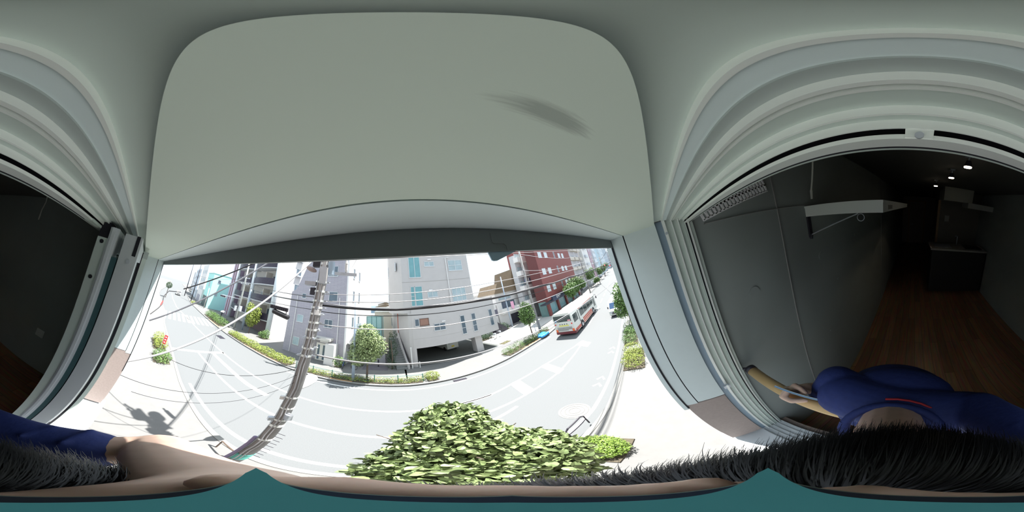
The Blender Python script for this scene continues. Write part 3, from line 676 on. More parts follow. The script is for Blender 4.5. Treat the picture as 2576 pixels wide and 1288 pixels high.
MB().box(-.05, .0195, 0, -.002, .033, 1.575).build('pile_strip', mat('teal_pile', (.035, .09, .10), .9, noise=.2, nscale=80), r)
MB().box(-.06, -.027, 0, -.004, -.001, 1.612).build('stile', alu, r)
MB().box(-.06, -.0265, 1.612, -.006, -.0015, 1.65).build('corner_block', gasket, r)
for z in (1.602, 1.515): MB().tube([(-.005, -.014, z), (-.0025, -.014, z)], .0048, 16).build('plug', gasket, r)
MB().box(-.93, -.022, .0, -.06, -.018, 1.6).build('pane', MATS['clear_glass'], r)
# sill and outer shell
sill_m = mat('sill_aluminium', (.55, .58, .60), .4, .1, noise=.04, nscale=9)
B = MB(); B.box(XL - .03, -.15, Z0 - 1.64, XR + .04, .15, Z0 - 1.60)
for y, zt in ((-.018, -1.575), (-.055, -1.585), (-.085, -1.585), (-.120, -1.585), (-.150, -1.575)): B.box(XL, y - .004, Z0 - 1.61, XR, y + .004, Z0 + zt)
wpart('sill', B, sill_m)
wpart('outer_sill', MB().box(XL - .1, .0, Z0 - 1.66, XR + .1, .19, Z0 - 1.605), white_wall)
own_tile = brickmat('own_brown_tile', (.36, .29, .26), (.40, .33, .29), (.30, .26, .24), 1.0, .3, .1, .01, .6, swap=True)
B = MB(); B.box(-7, -.2, 0, 7, .15, Z0 - 1.64); B.box(-7, -.2, Z0 - 1.64, XL - .04, .15, Z0 + .1); B.box(XR + .04, -.2, Z0 - 1.64, 7, .15, Z0 + .1); B.box(-7, -.2, Z0 + .1, 7, .15, 13); struct('wall_facade', B, own_tile)
# room
conc_d = mat('room_concrete', (.27, .30, .29), .8, noise=.12, nscale=2.2, bump=.12)
white_room = mat('room_paint', (.5, .5, .47), .8, noise=.04, nscale=3)
FL = Z0 - 2.0; CE = Z0 + .49
wood = bpy.data.materials.new('wood_floor'); wood.use_nodes = True; nt = wood.node_tree; b_ = nt.nodes['Principled BSDF']; b_.inputs['Roughness'].default_value = .35
tc = nt.nodes.new('ShaderNodeTexCoord'); mp = nt.nodes.new('ShaderNodeMapping'); mp.inputs['Rotation'].default_value = (0, 0, PI / 2)
br = nt.nodes.new('ShaderNodeTexBrick'); br.inputs['Scale'].default_value = 1; br.inputs['Brick Width'].default_value = 1.2; br.inputs['Row Height'].default_value = .11; br.inputs['Mortar Size'].default_value = .002
br.inputs['Color1'].default_value = (.26, .13, .065, 1); br.inputs['Color2'].default_value = (.38, .20, .10, 1); br.inputs['Mortar'].default_value = (.05, .03, .02, 1)
nz = nt.nodes.new('ShaderNodeTexNoise'); nz.inputs['Scale'].default_value = 4; mp2 = nt.nodes.new('ShaderNodeMapping'); mp2.inputs['Scale'].default_value = (12, .8, 1)
mx = nt.nodes.new('ShaderNodeMix'); mx.data_type = 'RGBA'; mx.blend_type = 'MULTIPLY'; mx.inputs['Factor'].default_value = .8
nt.links.new(tc.outputs['Object'], mp.inputs['Vector']); nt.links.new(mp.outputs['Vector'], br.inputs['Vector']); nt.links.new(tc.outputs['Object'], mp2.inputs['Vector']); nt.links.new(mp2.outputs['Vector'], nz.inputs['Vector'])
nt.links.new(br.outputs['Color'], mx.inputs['A']); nt.links.new(nz.outputs['Color'], mx.inputs['B']); nt.links.new(mx.outputs['Result'], b_.inputs['Base Color'])
struct('floor', MB().box(-1.86, -8.9, FL - .1, .70, -.15, FL), wood)
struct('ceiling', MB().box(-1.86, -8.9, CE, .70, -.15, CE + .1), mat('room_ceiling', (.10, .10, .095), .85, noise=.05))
struct('wall_right', MB().box(.60, -8.9, FL, .72, -.15, CE), conc_d)
struct('wall_left', MB().box(-1.88, -8.9, FL, -1.76, -.15, CE), conc_d)
struct('wall_back', MB().box(-1.76, -8.9, FL, .60, -8.75, CE), mat('back_wall', (.32, .27, .22), .8))
B = MB()
for y, zz in ((-.575, 0), (-3.0, 0)): B.box(.594, y - .002, FL, .601, y + .002, CE - .02)
B.box(.594, -2.6, Z0 + .03, .601, -.2, Z0 + .033); struct('trim_1', B, mat('joint_light', (.27, .27, .26), .8))
for i, (x, y) in enumerate(((1898, 735), (2065, 643), (2108, 700), (2190, 740), (2090, 830), (2150, 590))):
    v = ray(x, y); p = v * (.6 / v.x)
    o = MB().tube([(0, 0, 0), (-.004, 0, 0)], .028 if i < 2 else .012, 24).build('form_tie_plug', conc_d); o.location = (.6, p.y, Z0 + p.z)
    tag(o, ['round filled form-tie mark nearest the window on the dark concrete wall', 'round form-tie mark under the wall shelf', 'small form-tie dot right of the shelf brace', 'low small form-tie dot by the floor edge', 'small form-tie dot beside the vertical joint', 'small form-tie dot right below the shelf end'][i], 'wall mark', 'form tie marks on the concrete wall')
wp = MATS['room_paint']
r = thing('wall_shelf', 'long pale boxed shelf mounted high on the dark concrete wall', 'shelf', (.60, -.80, Z0 - .01))
shelf_m = mat('shelf_white', (.70, .72, .69), .6, noise=.04)
MB().box(-.45, -2.6, -.030, 0, 0, .022).build('box', shelf_m, r); MB().box(-.452, -2.61, .022, 0, .004, .034).build('lid', shelf_m, r)
MB().box(-.451, -.34, -.018, -.449, -.16, .008).build('label_plate', mat('grey_label', (.3, .3, .29), .5), r)
MB().box(-.012, -.03, -.16, 0, 0, -.03).tube([(-.006, -.015, -.17), (-.006, -.015, -.14)], .012, 10).build('strap', dark_metal, r)
MB().tube([(-.01, -.015, -.145), (-.32, -.01, -.033)], .0035, 6).build('brace_rod', steel, r)
B = MB(); c = Vector((-.33, -.02, -.055)); B.tube([c + Vector((math.cos(a) * .019, 0, math.sin(a) * .019)) for a in [2 * PI * k / 24 for k in range(25)]], .0018, 6, caps=False); B.build('ring', steel, r)
r = thing('slotted_vent_strip', 'white slotted plastic vent strip on the concrete wall beside the window head', 'vent', (.598, -.20, Z0 + .045))
B = MB(); B.box(-.012, -.34, -.004, 0, 0, .004); B.box(-.012, -.34, .026, 0, 0, .034); B.box(-.012, -.34, .056, 0, 0, .064)
for k in range(19): B.box(-.012, -.34 + k * .0185, 0, 0, -.332 + k * .0185, .06)
r.rotation_euler = (-.24, 0, 0); B.build('slat', mat('vent_white', (.88, .88, .90), .6), r); MB().box(-.004, -.34, -.004, 0, 0, .064).build('back_plate', alu_d, r)
# wooden handrail across the window
r = thing('wooden_handrail', 'round wooden handrail with a black end cap crossing the window at chest height', 'handrail', (XR, -.178, Z0 - .70))
wood_r = mat('rail_wood', (.62, .42, .20), .45, noise=.18, nscale=6, stretch=(1, 12, 12))
MB().tube([(-.030, 0, 0), (-.83, 0, 0)], .0245, 24).build('rod', wood_r, r, True)
MB().tube([(-.012, 0, 0), (-.012, 0, 0), (-.035, 0, 0)], [.020, .0265, .0265], 24).build('end_cap', dark_metal, r, True)
MB().tube([(-.02, 0, 0), (0, .012, 0), (.02, .035, -.004)], .007, 8).build('bracket', dark_metal, r)
# kitchen
K = thing('kitchen_counter', 'dark fronted kitchen counter with a pale worktop at the far right of the room', 'kitchen counter', (-1.752, -3.42, FL))
kd = mat('kitchen_dark', (.02, .02, .02), .5)
MB().box(.02, -.6, .05, 1.32, 0, 1.07).build('cabinet', kd, K); MB().box(0, -.62, 1.07, 1.35, .02, 1.11).build('worktop', mat('worktop_pale', (.34, .32, .30), .4), K)
MB().box(.01, .0, 0, .03, .01, 1.07).box(.01, .0, 0, .03, .01, 1.07).build('edge_strip', white_room, K)
MB().box(.85, -.45, 1.105, 1.25, -.12, 1.113).build('sink', steel, K); MB().tube([(.65, -.5, 1.1), (.65, -.5, 1.32), (.72, -.42, 1.34)], .012, 8).build('tap', steel, K)
MB().box(.1, -.52, 1.11, .52, -.12, 1.125).build('hob', kd, K)
Kr = thing('range_hood', 'pale boxed range hood above the kitchen counter', 'range hood', (-1.76, -3.55, Z0 + .06))
MB().box(.0, -.5, 0, .62, 0, .12).build('canopy', white_room, Kr); MB().box(.5, -.4, .12, 1.15, -.1, .43).build('duct_cover', mat('duct_beige', (.45, .44, .38), .7), Kr)
struct('wall_kitchen', MB().box(-1.76, -5.2, FL, -.62, -4.35, CE), mat('partition_beige', (.20, .18, .15), .8))
struct('trim_2', MB().box(-.66, -4.46, FL, -.60, -4.34, Z0 + .2), mat('pillar_wood', (.32, .20, .10), .4))
single('intercom_panel', MB().box(-.92, -4.36, Z0 - .36, -.80, -4.33, Z0 - .20).box(-.90, -4.33, Z0 - .27, -.82, -4.327, Z0 - .22), mat('intercom_white', (.5, .5, .48), .5), 'small white intercom panel on the wall over the kitchen counter', 'intercom', (-.86, -4.34, Z0 - .28))
dr = thing('door_1', 'pale beige interior door at the far end of the corridor', 'door', (-.5, -8.72, FL))
tag(dr, kind='structure')
MB().box(0, 0, 0, .74, .04, 2.2).build('leaf', mat('door_beige', (.36, .28, .22), .6), dr); MB().box(-.06, -.02, 0, 0, .06, 2.26).box(.74, -.02, 0, .8, .06, 2.26).box(-.06, -.02, 2.2, .8, .06, 2.26).build('frame', mat('pillar_wood', (.32, .20, .10), .4), dr)
MB().tube([(.66, .05, 1.0), (.60, .09, 1.0), (.52, .09, 1.0)], .01, 8).build('handle', steel, dr)
single('wall_socket', MB().box(-1.764, -.96, Z0 - 1.39, -1.752, -.84, Z0 - 1.27).box(-1.752, -.945, Z0 - 1.375, -1.747, -.855, Z0 - 1.285), mat('socket_white', (.55, .58, .56), .5), 'white double wall plate low on the left room wall', 'wall socket', (-1.76, -.90, Z0 - 1.33))
for i, (x, y) in enumerate(((-.38, -1.36), (-.385, -1.98), (-.33, -2.95))):
    r = thing('ceiling_spotlight', ['nearest of the three lit ceiling spotlights', 'middle lit ceiling spotlight above the room', 'farthest lit ceiling spotlight by the partition'][i], 'spotlight', (x, y, CE), 0, 'lit ceiling spotlights')
    MB().tube([(0, 0, 0), (0, 0, -.06)], .008, 8).box(-.03, -.03, -.012, .03, .03, 0).build('stem', steel, r)
    MB().tube([(0, 0, -.05), (0, 0, -.105)], [.02, .032], 16).build('can', dark_metal, r)
    MB().tube([(0, 0, -.104), (0, 0, -.114)], .031, 16).build('bulb', mat('warm_bulb', (1, .85, .65), .5, emit=14), r)
    L = bpy.data.lights.new('spot', 'SPOT'); L.energy = 2.5; L.color = (1, .8, .55); L.spot_size = 1.6; L.shadow_soft_size = .03
    lo = bpy.data.objects.new('spot_light', L); COL.objects.link(lo); lo.location = (x, y, CE - .125)
for i, (a, b) in enumerate((((2037, 412), (2042, 478)), ((112, 498), (103, 540)))):
    v = ray(*a); p = v * (.489 / v.z) if i == 0 else ray(*a) * (1.7)
    if i == 0: p = Vector((.42, -.74, .485)); q = ray(*b) * .93
    else: p = Vector((-1.12, -.92, .485)); q = ray(*b) * 1.5
    B = MB(); pts = [EYE + p.lerp(q, t / 8) + Vector((math.sin(t) * .006, math.cos(t * 1.3) * .006, 0)) for t in range(9)]
    B.tube(pts, .005, 8); B.tube([pts[-1], pts[-1] + Vector((.004, 0, -.05))], [.008, .006], 8)
    single('ceiling_wire', B, mat('loose_wire', (.50, .50, .46), .5), ['loose pale wire hanging from the ceiling above the wall shelf', 'loose pale wire hanging from the ceiling at the left of the room'][i], 'wire', tuple(pts[0]))
# beam-mounted bracket outside
r = thing('fascia_plate', 'pale blue plate hanging below the dark window fascia', 'bracket', (.112, .1475, Z0 + .047))
MB().ext([(-.020, .003), (-.016, -.0098), (-.0135, -.0108), (-.009, -.0108), (.021, -.0008), (.024, .003)], 0, .0015, 'y').build('plate', mat('hazy_plastic', (.40, .55, .68), .4), r)
MB().tube([(-.012, -.0018, .022), (-.012, -.0018, .011), (-.010, -.0018, .0095), (.004, -.0018, .009), (.007, -.0018, .006), (.007, -.0018, .0)], .0004, 6).build('moulded_outline', MATS['fascia_m'] if 'fascia_m' in MATS else fascia_m, r)

# ------------------------------------------------------------------ the person holding the camera
def fused(name, B, m, parent, vox, smooth_it=8, factor=.5):
    o = B.build(name, m, parent, True)
    md = o.modifiers.new('fuse', 'REMESH'); md.mode = 'VOXEL'; md.voxel_size = vox; md.use_smooth_shade = True
    sm = o.modifiers.new('smooth', 'SMOOTH'); sm.iterations = smooth_it; sm.factor = factor
    return o
def chain(B, pts, rs, n=12):
    for i in range(len(pts) - 1): B.cap(pts[i], pts[i + 1], rs[i], rs[i + 1], n)
V = Vector
skin = bpy.data.materials.new('skin'); skin.use_nodes = True; nt = skin.node_tree; b_ = nt.nodes['Principled BSDF']
b_.inputs['Roughness'].default_value = .5; b_.inputs['Subsurface Weight'].default_value = .25; b_.inputs['Subsurface Radius'].default_value = (.02, .008, .004); b_.inputs['Subsurface Scale'].default_value = .5
nz = nt.nodes.new('ShaderNodeTexNoise'); nz.inputs['Scale'].default_value = 60; nz.inputs['Detail'].default_value = 5
cr = nt.nodes.new('ShaderNodeValToRGB'); cr.color_ramp.elements[0].color = (.60, .40, .31, 1); cr.color_ramp.elements[1].color = (.74, .52, .42, 1)
tc = nt.nodes.new('ShaderNodeTexCoord'); nt.links.new(tc.outputs['Object'], nz.inputs['Vector']); nt.links.new(nz.outputs['Fac'], cr.inputs['Fac']); nt.links.new(cr.outputs['Color'], b_.inputs['Base Color'])
navy = mat('navy_jersey', (.018, .034, .17), .75, noise=.2, nscale=90, bump=.12)
PR = thing('person', 'person in a navy T-shirt leaning out of the window, holding up a teal camera', 'person', (0, -.48, FL))
PO = V((0, -.48, FL)) - EYE     # root relative to the eye
class PB(MB):
    def build(s, name, m, parent=None, smooth=False, world=False):
        s.v = [(p[0] - PO.x, p[1] - PO.y, p[2] - PO.z) for p in s.v]
        return MB.build(s, name, m, parent, smooth)
HC = V((-.013, .046, -.335))
hf = V((0, .86, -.5)).normalized(); hu = V((0, .5, .86)).normalized(); hx = V((1, 0, 0))
HM = Matrix((hx, hf, hu)).transposed()
def hp(x, y, z): return HC + HM @ V((x, y, z))
N = -IZ
B = PB()
B.ell(HC, (.073, .092, .098), HM, 24, 16); B.ell(hp(0, .022, -.055), (.055, .062, .060), HM, 20, 12); B.ell(hp(0, .05, -.095), (.030, .026, .022), HM)
B.cap(hp(0, .092, -.012), hp(0, .112, -.045), .008, .012); B.ell(hp(.012, .104, -.047), (.008, .01, .007), HM); B.ell(hp(-.012, .104, -.047), (.008, .01, .007), HM)
B.ell(hp(0, .093, -.075), (.022, .010, .0055), HM); B.ell(hp(0, .091, -.086), (.019, .010, .006), HM)
for s in (1, -1):
    B.ell(hp(.029 * s, .087, .004), (.016, .009, .006), HM)
    B.ell(hp(.074 * s, -.006, -.018), (.010, .017, .030), HM); B.ell(hp(.083 * s, -.012, -.012), (.006, .013, .024), HM)
B.cap((-.002, -.01, -.41), (.012, -.14, -.54), .052, .058)
B.cap((-.10, -.18, -.60), (.12, -.24, -.62), .055, .055); B.ell((0.0, -.33, -.80), (.14, .10, .20)); B.ell((0, -.45, -1.06), (.145, .10, .14))
# left arm (raised, holds the panoramic camera)
sL, eL, wL = V((-.165, -.16, -.55)), V((-.180, .130, -.360)), V((-.050, .090, -.213))
chain(B, [sL, (sL + eL) / 2, eL], [.052, .043, .036]); chain(B, [eL, (eL * .6 + wL * .4), wL], [.038, .036, .024])
pal = N * .178 + IX * -.012 + IY * -.002
B.cap(wL, pal, .023, .024); B.ell(pal, (.032, .020, .026), Matrix((IX, IY, IZ)).transposed())
for k in range(4):
    s = .142 + .0165 * k; L = [1.0, 1.08, 1.02, .85][k]
    pts = [N * s + IX * (.027 * math.cos(a)) + IY * (.0175 * math.sin(a)) for a in (math.radians(195), math.radians(140), math.radians(195 - 105 * L), math.radians(195 - 165 * L))]
    chain(B, pts, [.009, .0086, .0078, .0064], 10)
pts = [pal + IX * -.01 + IY * -.006, N * .176 + IX * -.016 - IY * .010, N * .166 + IX * .002 - IY * .0125, N * .158 + IX * .018 - IY * .0115]
chain(B, pts, [.012, .0095, .0075, .0065], 10)
# right arm with the phone
sR, eR, wR = V((.19, -.27, -.60)), V((.235, -.37, -.86)), V((.285, -.222, -.665))
chain(B, [sR, (sR + eR) / 2, eR], [.052, .044, .038]); chain(B, [eR, (eR * .5 + wR * .5), wR], [.039, .035, .025])
pc = V((.268, -.172, -.625)); pl = V((-.135, -.020, .004)).normalized(); pd = (-pc).normalized(); pd = (pd - pl * pd.dot(pl)).normalized(); pn = pl.cross(pd).normalized()
if pn.y < 0: pn = -pn
ph_ = lambda a, b_, c_: pc + pl * a + pd * b_ + pn * c_
palmR = ph_(-.042, -.036, -.010)
B.cap(wR, palmR, .024, .022); B.ell(palmR, (.030, .016, .030), Matrix((pl, pn, pd)).transposed()); B.cap(palmR, ph_(-.055, -.036, .010), .018, .014)
for k in range(4):
    bb = -.030 - .0145 * (3 - k) + .026; L = [.9, 1.0, 1.08, 1.0][k]
    kk = k * .009; pts = [ph_(-.064 + kk, bb + .004, .004), ph_(-.060 + kk, bb + .008, .030), ph_(-.030 * L + kk, bb + .012, .034), ph_(.006 * L + kk, bb + .010, .016)]
    chain(B, pts, [.0112, .0105, .0095, .0075], 12)
chain(B, [palmR, ph_(-.030, -.006, -.030), ph_(-.002, .010, -.026), ph_(.024, .018, -.014)], [.018, .014, .011, .0085], 10)
# lower legs and feet
for s in (-1, 1):
    B.cap((.09 * s, -.44, -1.5), (.09 * s, -.50, -1.93), .05, .036); B.ell((.09 * s, -.44, -1.965), (.042, .12, .034))
body = fused('body', B, skin, PR, .0042, 5, .5)
# T-shirt
B = PB()
B.cap((-.15, -.175, -.575), (.18, -.27, -.615), .070, .070, 20); B.ell((.02, -.335, -.78), (.185, .135, .20), None, 24, 16); B.ell((.01, -.39, -.90), (.168, .130, .16), None, 24, 16); B.ell((0, -.45, -1.02), (.168, .138, .22), None, 24, 16)
B.ell((.075, -.205, -.645), (.085, .085, .07), None, 20, 12); B.ell((-.05, -.20, -.64), (.12, .09, .08), None, 20, 12)
B.ell((.01, -.27, -.62), (.16, .12, .08), None, 20, 12); B.cap((-.12, -.17, -.580), (.14, -.225, -.600), .080, .082, 20)
cL = sL.lerp(eL, .78); B.cap(sL, sL.lerp(eL, .4), .066, .062, 18); B.cap(sL.lerp(eL, .4), cL, .062, .052, 18)
cR = sR.lerp(eR, .75); B.cap(sR, cR, .068, .066, 18); B.cap(sR, (.245, -.255, -.73), .066, .056, 18)
for k in range(5):
    t = .12 + .15 * k; c = sL.lerp(eL, t)
    B.tube([c + V((.02, -.02, .056)), c + V((-.03, .0, .052)), c + V((-.056, .015, .012))], [.004, .010, .004], 8)
shirt = fused('t_shirt', B, navy, PR, .0055, 6, .5)
# collar with a red piping line
B = PB(); cc = V((.008, -.108, -.530)); ring = []
for k in range(25):
    a = 2 * PI * k / 24; ring.append(cc + V((math.cos(a) * .082, math.sin(a) * .066 + .0, -.012 - math.sin(a) * .040 + .006)))
B.tube(ring, .011, 10, caps=False); col_o = B.build('collar', navy, PR, True)
B = PB(); red = [p + V((0, -.010, -.004)) + (p - cc).normalized() * .014 for p in ring[11:20]]; B.tube(red, .0035, 8); B.build('red_piping', mat('red_piping', (.42, .02, .03), .6, noise=.1), PR, True)
B = PB()
for s in (-1, 1): B.cap((.085 * s, -.46, -1.12), (.09 * s, -.44, -1.60), .095, .075, 16)
B.ell((0, -.47, -1.10), (.165, .13, .12), None, 20, 12); fused('trousers', B, mat('dark_trousers', (.03, .03, .04), .85, noise=.1, nscale=40), PR, .008, 5)
# hair: cap and strands
hair_m = mat('black_hair', (.008, .0075, .009), .38, island=.6, spec=.4)
B = PB(); B.ell(hp(0, -.008, .016), (.080, .092, .090), HM, 28, 18)
o = B.build('hair_cap', hair_m, PR, True)
B = PB()
for _ in range(15000):
    a = random.uniform(0, 2 * PI); e = math.asin(random.uniform(-.15, 1))
    dv = V((math.cos(a) * math.cos(e), math.sin(a) * math.cos(e), math.sin(e)))
    if dv.y > .55 and dv.z < .12: continue
    root_ = V((dv.x * .079, dv.y * .091 - .008, dv.z * .089 + .016))
    # strands lie back from the crown and down the sides, thick ends over the forehead
    crown = V((0.01, -.045, .10)); t = (root_ - crown); t -= dv * t.dot(dv); t = t.normalized() if t.length > 1e-4 else V((1, 0, 0))
    t = (t + V((random.gauss(0, .11), random.gauss(0, .11), random.gauss(0, .11)))).normalized()
    Ls = random.uniform(.035, .07); pts = []
    for q in range(5):
        f = q / 4; p_ = root_ + t * Ls * f + dv * (.0015 + .0055 * math.sin(f * 2.6)) - V((0, 0, .012)) * f * f
        pts.append(p_)
    sd = t.cross(dv).normalized() * random.uniform(.00035, .0007)
    vv = []
    for q, p_ in enumerate(pts):
        ww = sd * (1 - .8 * q / 4); vv += [HC + HM @ (p_ - ww), HC + HM @ (p_ + ww)]
    B.add(vv, [(2 * q, 2 * q + 1, 2 * q + 3, 2 * q + 2) for q in range(4)])
o = B.build('hair_strands', hair_m, PR, True)
B = PB()
for s in (1, -1):
    B.ell(hp(.029 * s, .0905, .002), (.011, .006, .006), HM, 12, 8)
B.build('eye', mat('eye_white', (.75, .74, .72), .2), PR, True)
B = PB()
for s in (1, -1):
    B.ell(hp(.029 * s, .0945, .001), (.0048, .003, .0048), HM, 12, 8)
B.build('iris', hair_m, PR, True)
B = PB()
for s in (1, -1): B.tube([hp(.016 * s, .094, .020), hp(.030 * s, .093, .023), hp(.043 * s, .086, .021)], [.003, .0035, .002], 8)
B.build('eyebrow', hair_m, PR, True)
# panoramic camera body
Mx = Matrix((IX, IY, IZ)).transposed()
def slab(B, s0, s1, hw, ht, n=20):
    sec = []
    for k in range(n):
        a = 2 * PI * k / n; cx_ = math.copysign(abs(math.cos(a)) ** 2.6, math.cos(a)); sy_ = math.copysign(abs(math.sin(a)) ** 1.1, math.sin(a)); sec.append((cx_ * hw, sy_ * ht))
    vs_ = [EYE + N * s + IX * p[0] + IY * p[1] for s in (s0, s1) for p in sec]
    B.add(vs_, [tuple(range(n)), tuple(range(2 * n - 1, n - 1, -1))] + [(k, n + k, n + (k + 1) % n, (k + 1) % n) for k in range(n)])
cp = EYE + N * .12
cr_ = thing('panoramic_camera', 'slim teal panoramic camera gripped upright in the raised hand', 'camera', tuple(cp))
B = MB(); slab(B, .062, .100, .0172, .0036); B.build('teal_shell', mat('teal_plastic', (.10, .44, .52), .4, noise=.05, nscale=60), cr_, False, True)
B = MB(); slab(B, .100, .205, .0200, .0098); B.build('shade_base', mat('camera_shade', (.015, .02, .05), .4), cr_, False, True)  # added black section, paints the shade between teal shell and gripping hand
B = MB(); slab(B, .1003, .1025, .0206, .0103); B.build('trim_ring', mat('camera_trim', (.25, .28, .25), .4), cr_, False, True)
# phone
pr_ = thing('mobile_phone', 'slim blue and silver phone seen edge-on in the right hand above the wooden handrail', 'phone', tuple(EYE + pc))
PM = Matrix((pl, pd, pn)).transposed()
B = MB(); B.obox((0, 0, 0), (.142, .070, .0075), PM); B.build('body', mat('phone_silver', (.45, .52, .60), .25, .6, noise=.03), pr_)
B = MB(); B.obox(pn * -.0042, (.136, .065, .001), PM); B.build('screen', mat('phone_screen', (.02, .03, .05), .1), pr_)
B = MB(); B.obox(pn * .0010 + pd * .0352, (.140, .0006, .0022), PM); B.build('edge_band', mat('phone_blue', (.05, .22, .50), .3, .3), pr_)

# ------------------------------------------------------------------ city bus
bus_white = mat('bus_cream_white', (.66, .68, .64), .35, noise=.03, nscale=3)
bus_red = mat('bus_red', (.48, .09, .06), .4, noise=.08, nscale=3)
bus_maroon = mat('bus_maroon', (.16, .03, .04), .4, noise=.08)
bus_glass = mat('bus_glass', (.05, .07, .07), .08, noise=.5, nscale=1.2)
BU = thing('city_bus', 'white and red city bus driving away in the far lane beyond the blue tarpaulin', 'bus', (15.1, 12.2, 0), math.radians(8.5))
B = MB(); prof = [(-1.25, .35), (-1.25, 2.55), (-1.18, 2.88), (-1.0, 3.0), (1.0, 3.0), (1.18, 2.88), (1.25, 2.55), (1.25, .35)]
B.ext(prof, 0, 10.4, 'x'); B.build('body', bus_white, BU)
MB().box(2.2, -.8, 2.98, 5.6, .8, 3.14).box(7.6, -.7, 2.98, 8.8, .7, 3.10).build('roof_unit', bus_white, BU)
MB().box(-.05, -1.24, .30, .0, 1.24, .62).box(-.02, -1.27, .32, .6, -1.24, .60).build('bumper', bus_maroon, BU)
MB().box(-.02, -1.10, 1.95, .0, 1.10, 2.72).build('rear_window', bus_glass, BU)
MB().box(-.025, -1.0, 1.98, -.018, -.65, 2.15).build('window_sticker', mat('pink_sticker', (.8, .35, .4), .5), BU)
MB().box(-.025, .78, 2.0, -.018, 1.0, 2.2).build('window_sticker', mat('blue_sticker', (.1, .3, .7), .5), BU)
for y in (-1.05, 1.05): MB().tube([(-.03, y, 1.62), (0, y, 1.62)], .09, 14).build('brake_lamp', mat('red_lamp', (.7, .04, .04), .3), BU)
for y in (-1.05, 1.05): MB().box(-.04, y - .12, .62, 0, y + .12, .95).build('tail_lamp', mat('orange_red_lamp', (.85, .14, .03), .3), BU)
o = MB().box(-.02, -.62, 1.35, 0, .62, 1.5).build('yellow_label', mat('yellow_label', (.72, .68, .16), .5), BU)
B = MB()
for k in range(4): B.box(-.022, .42 - k * .3, 1.56, -.005, .52 - k * .3, 1.67)
B.build('rear_letter', dark_metal, BU)
B = MB(); B.box(-.02, -.95, .75, 0, .95, 1.25)
B.build('grille_panel', mat('bus_grille', (.42, .43, .42), .4), BU)
B = MB()
for k in range(4): B.box(-.03, -.9, .82 + k * .1, -.018, .9, .835 + k * .1)
B.build('grille_slat', dark_metal, BU); MB().box(-.035, -.85, .70, -.02, -.45, .86).build('number_plate', white_wall, BU)
for s in (-1, 1):
    y0, y1 = (s * 1.25, s * 1.262)
    MB().box(.35, y0, 1.55, 1.65, y1, 2.55).build('side_window', bus_glass, BU); MB().box(1.95, y0, 1.05, 2.15, y1, 2.6).build('door_glass', bus_glass, BU)
    for u in (2.6, 4.15, 5.7, 7.25): MB().box(u, y0, 1.55, u + 1.45, y1, 2.55).build('side_window', bus_glass, BU)
    MB().box(8.95, y0, .9, 9.9, y1, 2.55).build('door_glass', bus_glass, BU)
    MB().box(0.1, y0, .42, 1.9, s * 1.258, .80).build('red_panel', bus_red, BU); MB().box(3.1, y0, .42, 7.3, s * 1.258, 1.15).build('red_panel', bus_red, BU)
    MB().box(3.2, y0, .60, 7.2, s * 1.262, .66).box(3.2, y0, .9, 6.6, s * 1.262, .94).build('stripe', bus_white, BU)
    MB().box(2.4, y0, 2.62, 8.6, s * 1.24, 2.70).build('red_line', bus_red, BU)
    for u in (2.45, 7.95):
        o = MB().tube([(u, s * .95, .48), (u, s * 1.262, .48)], .48, 24).build('wheel', rubber, BU)
        MB().tube([(u, s * 1.255, .48), (u, s * 1.27, .48)], .25, 20).build('hub', steel, o)
        MB().tube([(u, s * 1.24, .5), (u, s * 1.256, .5)], .60, 28).build('wheel_arch', dark_metal, BU)
MB().box(.2, -1.0, .15, 10.1, 1.0, .4).build('underbody', dark_metal, BU)
MB().box(10.38, -1.1, 1.2, 10.42, 1.1, 2.7).build('windscreen', bus_glass, BU)
MB().tube([(10.3, -1.25, 2.6), (10.7, -1.45, 2.6), (10.7, -1.45, 2.2)], .03, 6).box(10.62, -1.56, 1.9, 10.74, -1.38, 2.3).build('mirror', dark_metal, BU)

# oncoming white van
def van(x, y, deg, label, L=4.6, wd=1.75, h=2.05, name='white_van', group=None, hood=True):
    r = thing(name, label, 'vehicle', (x, y, 0), math.radians(deg), group)
    prof = [(0, .35), (0, .95), (.35, 1.12), (.95, h - .12), (1.3, h), (L - .1, h), (L, h - .3), (L, .35)]
    MB().ext(prof, -wd / 2, wd / 2, 'y').build('body', bus_white, r)
    B = MB(); B.add([(.40, -wd / 2 + .12, 1.16), (.40, wd / 2 - .12, 1.16), (.90, wd / 2 - .2, h - .2), (.90, -wd / 2 + .2, h - .2)], [(0, 1, 2, 3)])
    B.v = [(p[0] - .02, p[1], p[2] + .015) for p in B.v]; B.build('windscreen', mat('van_glass', (.05, .10, .20), .08), r)
    for s in (-1, 1):
        MB().box(1.1, s * wd / 2, 1.15, 2.0, s * (wd / 2 + .01), h - .3).build('side_window', bus_glass, r)
        MB().box(2.15, s * wd / 2, 1.15, 3.3, s * (wd / 2 + .01), h - .3).build('side_window', bus_glass, r)
        MB().box(-.02, s * .62 - .15, .62, .06, s * .62 + .15, .85).build('headlamp', steel, r)
        MB().tube([(.8, s * wd / 2, 1.25), (.75, s * (wd / 2 + .12), 1.3)], .02, 6).box(.70, s * (wd / 2 + .06), 1.15, .78, s * (wd / 2 + .2), 1.42).build('mirror', dark_metal, r)
        for u in (.85, L - .85): MB().tube([(u, s * (wd / 2 - .2), .33), (u, s * (wd / 2 + .01), .33)], .33, 20).build('wheel', rubber, r)
    MB().box(-.03, -.55, .5, .01, .55, .62).box(-.03, -.45, .68, .01, .45, .8).build('grille', dark_metal, r)
    MB().box(-.035, -.18, .38, -.02, .18, .5).build('number_plate', white_wall, r); MB().box(.2, -wd / 2 + .1, .15, L - .2, wd / 2 - .1, .36).build('underbody', dark_metal, r)
    return r
